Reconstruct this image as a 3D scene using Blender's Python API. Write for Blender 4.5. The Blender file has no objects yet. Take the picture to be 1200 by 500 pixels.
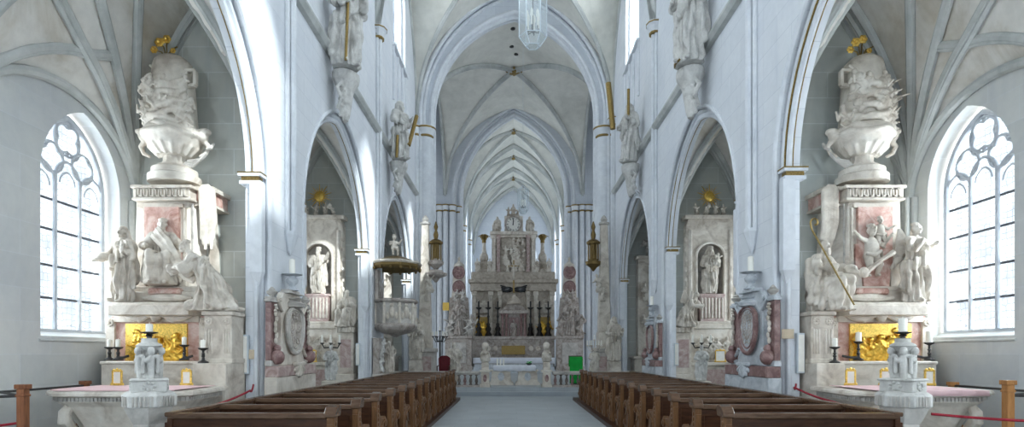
import bpy, bmesh, math, random
import numpy as np
from mathutils import Vector, Matrix
PI = math.pi
C = bpy.context.scene.collection
# ---------------------------------------------------------------- camera numbers
F, CX, CZ, VY = 680.0, -0.12, 1.59, 412.5      # focal length in px, camera x, eye height, horizon row
def at(px, py, d):
    """world point that stands at distance d and shows at this pixel of the 1200x500 frame"""
    return Vector(((px - 600.0) / F * d + CX, d, CZ + (VY - py) / F * d))
def wx(px, d): return (px - 600.0) / F * d + CX
def wz(py, d): return CZ + (VY - py) / F * d

# ---------------------------------------------------------------- mesh builder
class MB:
    def __init__(s): s.v = []; s.f = []
    def add(s, vs, fs):
        b = len(s.v); s.v.extend([tuple(p) for p in vs]); s.f.extend([tuple(b + i for i in f) for f in fs]); return s
    def box(s, x0, x1, y0, y1, z0, z1, top=1.0, rz=0.0):
        """box; top scales the upper face about its centre; rz turns it about its own vertical axis"""
        cx, cy = (x0 + x1) / 2, (y0 + y1) / 2
        vs = []
        for z, k in ((z0, 1.0), (z1, top)):
            for x, y in ((x0, y0), (x1, y0), (x1, y1), (x0, y1)):
                dx, dy = (x - cx) * k, (y - cy) * k
                vs.append((cx + dx * math.cos(rz) - dy * math.sin(rz), cy + dx * math.sin(rz) + dy * math.cos(rz), z))
        return s.add(vs, [(3, 2, 1, 0), (4, 5, 6, 7), (0, 1, 5, 4), (1, 2, 6, 5), (2, 3, 7, 6), (3, 0, 4, 7)])
    def prism(s, poly, axis, a, b):
        """2-D polygon pushed along an axis: 'x' poly=(y,z), 'y' poly=(x,z), 'z' poly=(x,y)"""
        n = len(poly)
        def p(q, t):
            if axis == 'x': return (t, q[0], q[1])
            if axis == 'y': return (q[0], t, q[1])
            return (q[0], q[1], t)
        vs = [p(q, a) for q in poly] + [p(q, b) for q in poly]
        fs = [tuple(range(n))[::-1], tuple(range(n, 2 * n))] + [(i, (i + 1) % n, n + (i + 1) % n, n + i) for i in range(n)]
        return s.add(vs, fs)
    def lathe(s, prof, c=(0, 0, 0), n=20, sx=1.0, sy=1.0, lobes=0, amp=0.0, rz=0.0):
        """profile of (radius, z) turned about the vertical through c"""
        vs, fs = [], []
        for r, z in prof:
            for k in range(n):
                t = 2 * PI * k / n
                rr = r * (1 + amp * math.cos(lobes * t)) if lobes else r
                x, y = rr * math.cos(t) * sx, rr * math.sin(t) * sy
                vs.append((c[0] + x * math.cos(rz) - y * math.sin(rz), c[1] + x * math.sin(rz) + y * math.cos(rz), c[2] + z))
        m = len(prof)
        for i in range(m - 1):
            for k in range(n):
                fs.append((i * n + k, i * n + (k + 1) % n, (i + 1) * n + (k + 1) % n, (i + 1) * n + k))
        fs.append(tuple(range(n))[::-1]); fs.append(tuple((m - 1) * n + k for k in range(n)))
        return s.add(vs, fs)
    def tube(s, pts, r, n=8, closed=False):
        """round bar along a polyline; r is a number or one radius per point"""
        pts = [Vector(p) for p in pts]; m = len(pts)
        rs = r if isinstance(r, (list, tuple)) else [r] * m
        vs, fs = [], []; up = None
        for i, p in enumerate(pts):
            a = pts[(i - 1) % m] if (closed or i > 0) else p
            b = pts[(i + 1) % m] if (closed or i < m - 1) else p
            t = (b - a)
            t = t.normalized() if t.length > 1e-9 else Vector((0, 0, 1))
            if up is None:
                up = Vector((0, 0, 1)) if abs(t.z) < .9 else Vector((1, 0, 0))
            u = (up - t * up.dot(t))
            if u.length < 1e-6: u = t.orthogonal()
            u.normalize(); up = u
            w = t.cross(u)
            for k in range(n):
                q = 2 * PI * k / n
                vs.append(p + (u * math.cos(q) + w * math.sin(q)) * rs[i])
        for i in range(m if closed else m - 1):
            j = (i + 1) % m
            for k in range(n):
                fs.append((i * n + k, i * n + (k + 1) % n, j * n + (k + 1) % n, j * n + k))
        if not closed:
            fs.append(tuple(range(n))[::-1]); fs.append(tuple((m - 1) * n + k for k in range(n)))
        return s.add(vs, fs)
    def ball(s, c, r, n=10, m=7, rot=None):
        rr = (r, r, r) if not isinstance(r, (tuple, list)) else r
        vs, fs = [], []
        c = Vector(c)
        for i in range(m + 1):
            ph = PI * i / m
            for k in range(n):
                t = 2 * PI * k / n
                p = Vector((rr[0] * math.sin(ph) * math.cos(t), rr[1] * math.sin(ph) * math.sin(t), -rr[2] * math.cos(ph)))
                if i in (0, m): p = Vector((0, 0, -rr[2] if i == 0 else rr[2]))
                if rot: p = rot @ p
                vs.append(c + p)
                if i in (0, m): break
        # index rows: first row has one vertex, last row has one
        def idx(i, k): return 0 if i == 0 else (1 + (m - 1) * n if i == m else 1 + (i - 1) * n + k % n)
        for i in range(m):
            for k in range(n):
                if i == 0: fs.append((idx(0, 0), idx(1, k + 1), idx(1, k)))
                elif i == m - 1: fs.append((idx(i, k), idx(i, k + 1), idx(m, 0)))
                else: fs.append((idx(i, k), idx(i, k + 1), idx(i + 1, k + 1), idx(i + 1, k)))
        return s.add(vs, fs)
    def cap(s, p0, p1, r0, r1=None, n=10):
        """tapered limb with round ends"""
        r1 = r0 if r1 is None else r1
        p0, p1 = Vector(p0), Vector(p1)
        d = p1 - p0; L = d.length
        if L < 1e-6: return s.ball(p0, r0, n)
        d /= L
        pts, rs = [], []
        for k in range(4):
            a = PI / 2 * (1 - k / 3.0) ; pts.append(p0 - d * (r0 * math.sin(a))); rs.append(max(r0 * math.cos(a), r0 * .05))
        for k in range(4):
            a = PI / 2 * (k / 3.0); pts.append(p1 + d * (r1 * math.sin(a))); rs.append(max(r1 * math.cos(a), r1 * .05))
        return s.tube(pts, rs, n)
    def loft(s, rings, n=28, folds=0, amp=0.0, ph=0.0):
        """rings of (cx, cy, z, rx, ry); folds pleat the sides"""
        vs, fs = [], []
        m = len(rings)
        for i, (cx, cy, z, rx, ry) in enumerate(rings):
            for k in range(n):
                t = 2 * PI * k / n
                q = 1 + amp * (math.cos(folds * t + ph + 1.2 * math.sin(i * .9)) + .5 * math.cos((folds - 2) * t + 2 * ph + i * .3)) if folds else 1
                vs.append((cx + rx * q * math.cos(t), cy + ry * q * math.sin(t), z))
        for i in range(m - 1):
            for k in range(n):
                fs.append((i * n + k, i * n + (k + 1) % n, (i + 1) * n + (k + 1) % n, (i + 1) * n + k))
        fs.append(tuple(range(n))[::-1]); fs.append(tuple((m - 1) * n + k for k in range(n)))
        return s.add(vs, fs)
    def sweep(s, path, prof, side, caps=True):
        """open or closed 2-D profile (a along 'side'(i), b along the other normal) swept along a path; side(i, t) gives the first normal"""
        m = len(path); n = len(prof); vs, fs = [], []
        for i in range(m):
            a = Vector(path[max(i - 1, 0)]); b = Vector(path[min(i + 1, m - 1)]); t = (b - a).normalized()
            u = Vector(side); u = (u - t * u.dot(t)).normalized(); w = t.cross(u)
            for (pa, pb) in prof: vs.append(Vector(path[i]) + u * pa + w * pb)
        for i in range(m - 1):
            for k in range(n): fs.append((i * n + k, i * n + (k + 1) % n, (i + 1) * n + (k + 1) % n, (i + 1) * n + k))
        if caps: fs.append(tuple(range(n))[::-1]); fs.append(tuple((m - 1) * n + k for k in range(n)))
        return s.add(vs, fs)
    def xf(s, M, start=0):
        for i in range(start, len(s.v)): s.v[i] = tuple(M @ Vector(s.v[i]))
        return s
    def build(s, name, mat, parent=None, smooth=False, angle=35, kind=None, bevel=0.0):
        off = Vector((0, 0, 0)); p = parent
        while p is not None: off += Vector(p.location); p = p.parent
        me = bpy.data.meshes.new(name)
        me.from_pydata([tuple(Vector(v) - off) for v in s.v], [], s.f)
        bm = bmesh.new(); bm.from_mesh(me)
        bmesh.ops.recalc_face_normals(bm, faces=bm.faces)
        if bevel > 0:
            es = [e for e in bm.edges if len(e.link_faces) == 2 and e.calc_face_angle(0) > .6]
            try: bmesh.ops.bevel(bm, geom=es, offset=bevel, segments=1, affect='EDGES', profile=.5, clamp_overlap=True)
            except Exception: pass
        bm.to_mesh(me); bm.free()
        return link(name, me, mat, parent, smooth, angle, kind)

def link(name, me, mat, parent=None, smooth=False, angle=35, kind=None):
    if mat: me.materials.append(mat)
    if smooth:
        me.polygons.foreach_set('use_smooth', [True] * len(me.polygons))
        if angle < 179:
            try: me.set_sharp_from_angle(angle=math.radians(angle))
            except Exception: pass
    o = bpy.data.objects.new(name, me); C.objects.link(o)
    if parent: o.parent = parent
    if kind: o['kind'] = kind
    return o
def tag(o, label, cat, group=None):
    o['label'] = label; o['category'] = cat
    if group: o['group'] = group
    return o
def thing(name, label, cat, loc, group=None, rz=0.0):
    o = bpy.data.objects.new(name, None); C.objects.link(o)
    o.location = loc; o.rotation_euler = (0, 0, rz); o.empty_display_size = .1
    return tag(o, label, cat, group)
def kids(o): return [c for c in bpy.data.objects if c.parent == o]
def copy_tree(o, loc=None, rz=None, label=None, group=None):
    c = o.copy(); C.objects.link(c)
    def rec(a, b):
        for ch in list(a.children):
            q = ch.copy(); q.parent = b; C.objects.link(q); rec(ch, q)
    rec(o, c)
    if loc is not None: c.location = loc
    if rz is not None: c.rotation_euler = (0, 0, rz)
    if label: c['label'] = label
    if group: c['group'] = group
    return c
def struct(name, mb, mat, **k): return mb.build(name, mat, kind='structure', **k)

# ---------------------------------------------------------------- sculpting: many overlapping lumps become one skin
def sculpt(mb, voxel, smooth=2, fold=0.0, seed=0, nf=9, ztop=None):
    me = bpy.data.meshes.new('tmp'); me.from_pydata([tuple(v) for v in mb.v], [], mb.f)
    bm = bmesh.new(); bm.from_mesh(me); bmesh.ops.recalc_face_normals(bm, faces=bm.faces); bm.to_mesh(me); bm.free()
    o = bpy.data.objects.new('tmp', me); C.objects.link(o)
    r = o.modifiers.new('r', 'REMESH'); r.mode = 'VOXEL'; r.voxel_size = voxel; r.adaptivity = 0
    if smooth:
        q = o.modifiers.new('s', 'SMOOTH'); q.iterations = smooth; q.factor = .5
    dg = bpy.context.evaluated_depsgraph_get()
    out = bpy.data.meshes.new_from_object(o.evaluated_get(dg))
    bpy.data.objects.remove(o); bpy.data.meshes.remove(me)
    if fold:
        n = len(out.vertices)
        co = np.empty(n * 3); out.vertices.foreach_get('co', co); co = co.reshape(-1, 3)
        no = np.empty(n * 3); out.vertices.foreach_get('normal', no); no = no.reshape(-1, 3)
        zt = ztop if ztop is not None else co[:, 2].max()
        th = np.arctan2(co[:, 1] + .02, co[:, 0])
        z = co[:, 2] / max(zt, 1e-6)
        a = np.sin(nf * th + 2.2 * np.sin(4.0 * z + seed) + seed) + .6 * np.sin((nf * 1.7) * th - 5 * z + 2 * seed) + .5 * np.sin(26 * z + 3 * th + seed)
        a = np.sign(a) * np.abs(a) ** .7
        w = np.clip((1.0 - z) / .12, 0, 1) * np.clip(z / .03, 0, 1)
        co = co + no * (fold * a * w)[:, None]
        out.vertices.foreach_set('co', co.ravel()); out.update()
    out.materials.clear()
    return out
# ---------------------------------------------------------------- materials
def new_mat(name):
    m = bpy.data.materials.new(name); m.use_nodes = True
    nt = m.node_tree
    return m, nt, nt.nodes['Principled BSDF']
def ramp(nt, fac, stops):
    r = nt.nodes.new('ShaderNodeValToRGB'); e = r.color_ramp.elements
    while len(e) < len(stops): e.new(.5)
    for i, (p, c) in enumerate(stops): e[i].position = p; e[i].color = (*c, 1)
    nt.links.new(fac, r.inputs[0]); return r.outputs[0]
def coords(nt, kind='Object', scale=(1, 1, 1), rot=(0, 0, 0)):
    t = nt.nodes.new('ShaderNodeTexCoord'); m = nt.nodes.new('ShaderNodeMapping')
    m.inputs['Scale'].default_value = scale; m.inputs['Rotation'].default_value = rot
    nt.links.new(t.outputs[kind], m.inputs[0]); return m.outputs[0]
def geo_pos(nt):
    return nt.nodes.new('ShaderNodeNewGeometry').outputs['Position']
def noise(nt, vec, scale, detail=5, rough=.6, dist=0.0):
    n = nt.nodes.new('ShaderNodeTexNoise'); n.inputs['Scale'].default_value = scale
    n.inputs['Detail'].default_value = detail; n.inputs['Roughness'].default_value = rough; n.inputs['Distortion'].default_value = dist
    nt.links.new(vec, n.inputs['Vector']); return n.outputs['Fac']
def mixc(nt, fac, a, b, mode='MIX'):
    m = nt.nodes.new('ShaderNodeMix'); m.data_type = 'RGBA'; m.blend_type = mode
    for v, i in ((fac, 0), (a, 6), (b, 7)):
        if isinstance(v, (int, float)): m.inputs[i].default_value = v
        elif isinstance(v, tuple): m.inputs[i].default_value = (*v, 1)
        else: nt.links.new(v, m.inputs[i])
    return m.outputs[2]
def bump(nt, bsdf, h, strength=.3, dist=.02):
    b = nt.nodes.new('ShaderNodeBump'); b.inputs['Strength'].default_value = strength; b.inputs['Distance'].default_value = dist
    nt.links.new(h, b.inputs['Height']); nt.links.new(b.outputs[0], bsdf.inputs['Normal'])
def ashlar(name, c1, c2, joint, plane, bw=1.0, bh=.42, rough=.85, stain=(.5, .5, .5), stain_amt=.25, joint_mix=.5, jsize=.008):
    """cut stone blocks with thin joints, weathered by soft blotches; plane tells which axes the courses run along"""
    m, nt, b = new_mat(name)
    sep = nt.nodes.new('ShaderNodeSeparateXYZ'); nt.links.new(geo_pos(nt), sep.inputs[0])
    cmb = nt.nodes.new('ShaderNodeCombineXYZ')
    a = {'x': 0, 'y': 1, 'z': 2}
    nt.links.new(sep.outputs[a[plane[0]]], cmb.inputs[0]); nt.links.new(sep.outputs[a[plane[1]]], cmb.inputs[1])
    br = nt.nodes.new('ShaderNodeTexBrick'); nt.links.new(cmb.outputs[0], br.inputs['Vector'])
    br.inputs['Scale'].default_value = 1; br.inputs['Mortar Size'].default_value = jsize; br.inputs['Mortar Smooth'].default_value = .3
    br.inputs['Brick Width'].default_value = bw; br.inputs['Row Height'].default_value = bh; br.inputs['Bias'].default_value = 0
    br.inputs['Color1'].default_value = (*c1, 1); br.inputs['Color2'].default_value = (*c2, 1)
    br.inputs['Mortar'].default_value = (*[c1[i] * (1 - joint_mix) + joint[i] * joint_mix for i in range(3)], 1)
    g = geo_pos(nt)
    n1 = noise(nt, g, .55, 6, .65, .4); n2 = noise(nt, g, 6, 4, .6)
    mp = nt.nodes.new('ShaderNodeMapping'); mp.inputs['Scale'].default_value = (1.3, 1.3, .22); nt.links.new(g, mp.inputs[0])
    n3 = noise(nt, mp.outputs[0], 1.6, 6, .6)
    f1 = ramp(nt, n1, [(.42, (0, 0, 0)), (.72, (1, 1, 1))])
    f3 = ramp(nt, n3, [(.48, (0, 0, 0)), (.75, (1, 1, 1))])
    mul = nt.nodes.new('ShaderNodeMath'); mul.operation = 'MULTIPLY'; mul.inputs[1].default_value = stain_amt
    mx = nt.nodes.new('ShaderNodeMath'); mx.operation = 'MAXIMUM'; nt.links.new(f1, mx.inputs[0]); nt.links.new(f3, mx.inputs[1])
    nt.links.new(mx.outputs[0], mul.inputs[0])
    c = mixc(nt, mul.outputs[0], br.outputs['Color'], stain)
    c = mixc(nt, .12, c, ramp(nt, n2, [(.3, (.55, .55, .55)), (.7, (1, 1, 1))]), 'MULTIPLY')
    nt.links.new(c, b.inputs['Base Color']); b.inputs['Roughness'].default_value = rough; b.inputs['Specular IOR Level'].default_value = .25
    bump(nt, b, n2, .12, .01)
    return m
def mottled(name, c1, c2, c3, scale=2.2, rough=.5, dist=1.0, bumpy=.1, spec=.4, detail=7):
    m, nt, b = new_mat(name)
    g = geo_pos(nt)
    n = noise(nt, g, scale, detail, .62, dist)
    c = ramp(nt, n, [(.33, c1), (.5, c2), (.68, c3)])
    n2 = noise(nt, g, scale * 7, 4, .6)
    c = mixc(nt, .25, c, ramp(nt, n2, [(.35, (.6, .6, .6)), (.65, (1, 1, 1))]), 'MULTIPLY')
    nt.links.new(c, b.inputs['Base Color']); b.inputs['Roughness'].default_value = rough; b.inputs['Specular IOR Level'].default_value = spec
    if bumpy: bump(nt, b, n2, bumpy, .01)
    return m
def metal(name, c, rough=.35, bumpy=.25, scale=40, metallic=1.0):
    m, nt, b = new_mat(name)
    n = noise(nt, geo_pos(nt), scale, 3, .5)
    cc = ramp(nt, n, [(.3, tuple(x * .6 for x in c)), (.65, c)])
    nt.links.new(cc, b.inputs['Base Color']); b.inputs['Metallic'].default_value = metallic; b.inputs['Roughness'].default_value = rough
    bump(nt, b, n, bumpy, .01); return m
def wood(name, c1, c2, rough=.35, axis=(2, 2, 18), scale=3.0):
    m, nt, b = new_mat(name)
    mp = nt.nodes.new('ShaderNodeMapping'); mp.inputs['Scale'].default_value = axis; nt.links.new(geo_pos(nt), mp.inputs[0])
    n = noise(nt, mp.outputs[0], scale, 6, .6, .6)
    c = ramp(nt, n, [(.3, c1), (.7, c2)])
    nt.links.new(c, b.inputs['Base Color']); b.inputs['Roughness'].default_value = rough; b.inputs['Specular IOR Level'].default_value = .22
    bump(nt, b, n, .12, .005); return m
def plain(name, c, rough=.6, var=.12, scale=8, spec=.3):
    m, nt, b = new_mat(name)
    n = noise(nt, geo_pos(nt), scale, 3, .5)
    cc = ramp(nt, n, [(.3, tuple(x * (1 - var) for x in c)), (.7, c)])
    nt.links.new(cc, b.inputs['Base Color']); b.inputs['Roughness'].default_value = rough; b.inputs['Specular IOR Level'].default_value = spec
    return m
M = {}
M['nave_l'] = ashlar('nave limestone', (.70, .722, .752), (.735, .755, .78), (.42, .45, .50), 'yz', 1.1, .45, stain=(.52, .56, .63), stain_amt=.34, joint_mix=.34)
M['cross'] = ashlar('crossing limestone', (.62, .65, .695), (.66, .69, .73), (.4, .44, .48), 'xz', .9, .45, stain=(.47, .52, .6), stain_amt=.35, joint_mix=.4)
M['aisle_x'] = ashlar('aisle transverse stone', (.51, .52, .475), (.575, .58, .53), (.72, .74, .72), 'xz', 1.05, .52, stain=(.36, .41, .42), stain_amt=.55, joint_mix=.8, jsize=.011)
M['aisle_y'] = ashlar('aisle side stone', (.555, .565, .545), (.615, .62, .595), (.68, .7, .71), 'yz', 1.2, .52, stain=(.38, .41, .46), stain_amt=.6, joint_mix=.5, jsize=.009)
M['vault'] = mottled('vault plaster', (.58, .575, .52), (.70, .69, .63), (.76, .75, .69), .35, .9, .5, .05, .2)
M['avault'] = mottled('aisle vault plaster', (.52, .46, .37), (.73, .70, .645), (.80, .78, .735), .55, .9, .8, .05, .2)
M['rib'] = mottled('rib stone', (.40, .415, .40), (.51, .525, .505), (.61, .615, .595), .8, .85, .5, .08, .2)
M['rib_w'] = mottled('pale rib stone', (.62, .65, .69), (.70, .725, .76), (.76, .78, .80), .8, .85, .5, .08, .2)
M['alab'] = mottled('alabaster', (.40, .34, .28), (.62, .56, .48), (.75, .70, .62), 1.8, .55, 1.2)
M['alab_w'] = mottled('white alabaster', (.46, .39, .32), (.66, .60, .52), (.77, .725, .65), 1.7, .5, 1.4)
M['alab_g'] = mottled('grey alabaster', (.33, .31, .28), (.50, .47, .43), (.62, .59, .55), 2.4, .6, 1.2)
M['alab_d'] = mottled('brown alabaster', (.24, .20, .17), (.42, .37, .33), (.55, .50, .46), 3.0, .6, 1.4)
M['altar'] = mottled('warm altar marble', (.30, .25, .20), (.47, .41, .34), (.60, .54, .46), 2.4, .6, 1.2)
M['darkstone'] = mottled('dark brown stone', (.08, .065, .055), (.15, .125, .105), (.24, .20, .17), 4, .6, 1.2)
M['statue'] = mottled('statue marble', (.40, .35, .29), (.60, .545, .47), (.72, .67, .60), 2.0, .6, .8)
M['statue_g'] = mottled('grey statue marble', (.40, .39, .37), (.58, .57, .54), (.68, .67, .64), 3.0, .65, .8)
M['pink'] = mottled('pink marble', (.36, .17, .13), (.58, .36, .30), (.72, .58, .52), 3.2, .4, 1.6, .05, .5)
M['rose'] = mottled('rose grey marble', (.33, .22, .20), (.47, .35, .32), (.60, .52, .48), 3.4, .45, 1.6, .05, .4)
M['red'] = mottled('red marble', (.15, .075, .07), (.25, .145, .135), (.38, .27, .25), 4, .4, 1.6, .05, .5)
M['greym'] = mottled('blue grey marble', (.36, .39, .42), (.50, .53, .56), (.64, .66, .68), 3, .5, 1.2, .05, .4)
M['gold'] = metal('gilding', (1.0, .68, .17), .45)
M['bronze'] = metal('aged bronze', (.26, .18, .075), .5)
M['gold_d'] = metal('dull gilding', (.34, .24, .09), .5)
M['relief'] = metal('gilt relief', (.90, .56, .10), .38, .5, 14)
M['iron'] = plain('black iron', (.03, .028, .027), .5, .4, 20, .5)
M['wood'] = wood('dark pew oak', (.026, .010, .005), (.066, .026, .011), .38, (2, 10, 10), 2.5)
M['oak'] = wood('oak pew end', (.075, .034, .013), (.16, .078, .033), .42, (12, 12, 2), 2.0)
M['rail'] = wood('worn pew rail', (.062, .034, .020), (.125, .074, .046), .26, (2, 10, 10), 2.5)
M['redwood'] = wood('reddish oak', (.16, .06, .03), (.32, .13, .06), .45, (12, 12, 2), 2.0)
M['orangewood'] = wood('orange oak', (.30, .13, .04), (.46, .22, .08), .45, (12, 12, 2), 2.0)
M['candle'] = plain('candle wax', (.88, .86, .78), .5, .04)
M['cloth'] = plain('white linen', (.80, .82, .88), .9, .08, 5)
M['pinkcloth'] = plain('pink cloth', (.80, .55, .56), .9, .12, 4)
M['rope'] = plain('red rope', (.32, .012, .028), .7, .3, 30)
M['green'] = plain('green cloth', (.01, .38, .05), .8, .15, 6)
M['paper'] = plain('paper', (.82, .80, .74), .8, .1, 12)
M['notice'] = plain('beige card', (.62, .52, .38), .8, .1, 12)
M['speaker'] = plain('pale grey paint', (.56, .62, .66), .5, .08, 10)
M['blue'] = plain('blue plastic', (.16, .22, .36), .4, .15, 10)
M['lilac'] = plain('lilac grey plastic', (.25, .25, .34), .5, .15, 10)
M['redchair'] = plain('dark red cloth', (.13, .012, .018), .7, .3, 10)
M['black'] = plain('black glass', (.02, .022, .025), .2, .2, 10, .5)
M['lead'] = plain('window lead', (.10, .11, .13), .6, .2, 20)
M['tracery'] = mottled('tracery stone', (.40, .43, .47), (.48, .51, .55), (.56, .59, .62), 2, .8, .4, .05, .2)
# floor: large grey flags, dull polish
def floor_mat():
    m, nt, b = new_mat('grey floor flags')
    g = geo_pos(nt)
    br = nt.nodes.new('ShaderNodeTexBrick'); nt.links.new(g, br.inputs['Vector'])
    br.inputs['Scale'].default_value = 1; br.inputs['Mortar Size'].default_value = .006; br.inputs['Brick Width'].default_value = .9; br.inputs['Row Height'].default_value = .6
    br.inputs['Color1'].default_value = (.36, .39, .41, 1); br.inputs['Color2'].default_value = (.40, .43, .445, 1); br.inputs['Mortar'].default_value = (.30, .33, .35, 1)
    n = noise(nt, g, 1.3, 6, .6, .5)
    c = mixc(nt, .5, br.outputs['Color'], ramp(nt, n, [(.35, (.72, .72, .72)), (.65, (1, 1, 1))]), 'MULTIPLY')
    nt.links.new(c, b.inputs['Base Color']); b.inputs['Roughness'].default_value = .42; b.inputs['Specular IOR Level'].default_value = .4
    return m
M['floor'] = floor_mat()
# leaded window glass: clear quarries between dark lead lines
def glass_mat(name, tint, cell=.11, lead=.035):
    m, nt, b = new_mat(name)
    out = nt.nodes['Material Output']; nt.nodes.remove(b)
    sep = nt.nodes.new('ShaderNodeSeparateXYZ'); nt.links.new(geo_pos(nt), sep.inputs[0])
    cmb = nt.nodes.new('ShaderNodeCombineXYZ'); nt.links.new(sep.outputs[1], cmb.inputs[0]); nt.links.new(sep.outputs[2], cmb.inputs[1])
    vo = nt.nodes.new('ShaderNodeTexVoronoi'); vo.feature = 'DISTANCE_TO_EDGE'; vo.inputs['Scale'].default_value = 1 / cell; vo.inputs['Randomness'].default_value = .35
    nt.links.new(cmb.outputs[0], vo.inputs['Vector'])
    lt = nt.nodes.new('ShaderNodeMath'); lt.operation = 'LESS_THAN'; lt.inputs[1].default_value = lead; nt.links.new(vo.outputs['Distance'], lt.inputs[0])
    n = noise(nt, geo_pos(nt), 2.5, 3, .5)
    tc = ramp(nt, n, [(.35, tuple(x * .8 for x in tint)), (.6, tint)])
    tr = nt.nodes.new('ShaderNodeBsdfTransparent'); nt.links.new(tc, tr.inputs[0])
    df = nt.nodes.new('ShaderNodeBsdfDiffuse'); df.inputs[0].default_value = (.25, .28, .32, 1)
    tl = nt.nodes.new('ShaderNodeBsdfTransparent'); tl.inputs[0].default_value = (.72, .77, .82, 1)
    mxl = nt.nodes.new('ShaderNodeMixShader'); mxl.inputs[0].default_value = .6; nt.links.new(df.outputs[0], mxl.inputs[1]); nt.links.new(tl.outputs[0], mxl.inputs[2])
    mx = nt.nodes.new('ShaderNodeMixShader'); nt.links.new(lt.outputs[0], mx.inputs[0]); nt.links.new(tr.outputs[0], mx.inputs[1]); nt.links.new(mxl.outputs[0], mx.inputs[2])
    nt.links.new(mx.outputs[0], out.inputs['Surface']); return m
M['glass'] = glass_mat('leaded glass', (.80, .86, .92))
def lamp_glass():
    m, nt, b = new_mat('lantern glass')
    b.inputs['Base Color'].default_value = (.88, .92, .93, 1); b.inputs['Roughness'].default_value = .05
    out = nt.nodes['Material Output']
    tr = nt.nodes.new('ShaderNodeBsdfTransparent'); tr.inputs[0].default_value = (.90, .93, .94, 1)
    mx = nt.nodes.new('ShaderNodeMixShader'); mx.inputs[0].default_value = .22
    nt.links.new(tr.outputs[0], mx.inputs[1]); nt.links.new(b.outputs[0], mx.inputs[2]); nt.links.new(mx.outputs[0], out.inputs['Surface']); return m
M['lampglass'] = lamp_glass()
# ---------------------------------------------------------------- the building
NX = 4.65            # face of the nave arcade walls
AX = 7.75            # face of the outer aisle walls
BAY = 7.75
YC = {-1: 15.6, 1: 15.3}      # middle of the second arch on each side
FZ = 0.30            # raised floor beyond the communion rail
YW = -13.0           # west end
def side_name(s): return 'left' if s < 0 else 'right'
def arch_pts(c, a, zs, h, n=14):
    """pointed arch from (c-a, zs) over (c, zs+h) to (c+a, zs)"""
    if h <= a * 1.02:
        return [(c - a * math.cos(PI * i / (2 * n)), zs + h * math.sin(PI * i / (2 * n))) for i in range(2 * n + 1)]
    R = (a * a + h * h) / (2 * a); o = R - a
    e = math.atan2(h, o)
    L = []
    for i in range(n + 1):
        t = e * i / n
        L.append((c + o - R * math.cos(t), zs + R * math.sin(t)))
    return L + [(2 * c - p, q) for p, q in L[-2::-1]]
def arch_h(u, a, h):
    """height of the same arch above its springing, u from the middle"""
    u = min(abs(u), a)
    if h <= a * 1.02: return h * math.sqrt(max(0, 1 - (u / a) ** 2))
    R = (a * a + h * h) / (2 * a); o = R - a
    return math.sqrt(max(0, R * R - (u + o) ** 2))
def wall_outline(lo, hi, z0, z1, openings):
    """openings: list of (c, a, zs, h) standing on z0"""
    out = [(lo, z0)]
    for (c, a, zs, h) in sorted(openings):
        out += [(c - a, z0)] + arch_pts(c, a, zs, h) + [(c + a, z0)]
    return out + [(hi, z0), (hi, z1), (lo, z1)]

# floor, pew platforms and chancel steps
fl = MB(); fl.box(-9, 9, YW, 60, -.2, 0); struct('floor', fl, M['floor'])
st = MB(); st.box(-4.6, 4.6, 21.0, 60, .003, .15); st.box(-4.6, 4.6, 21.34, 60, .15, FZ)
struct('floor_chancel', st, M['floor'])
for s in (-1, 1):
    a = MB(); x0, x1 = (-3.75, -1.84) if s < 0 else (1.90, 3.90)
    a.box(x0, x1, 5.1, 19.3, .002, .09)
    struct('floor_pew_platform_' + side_name(s), a, M['wood'])

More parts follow.
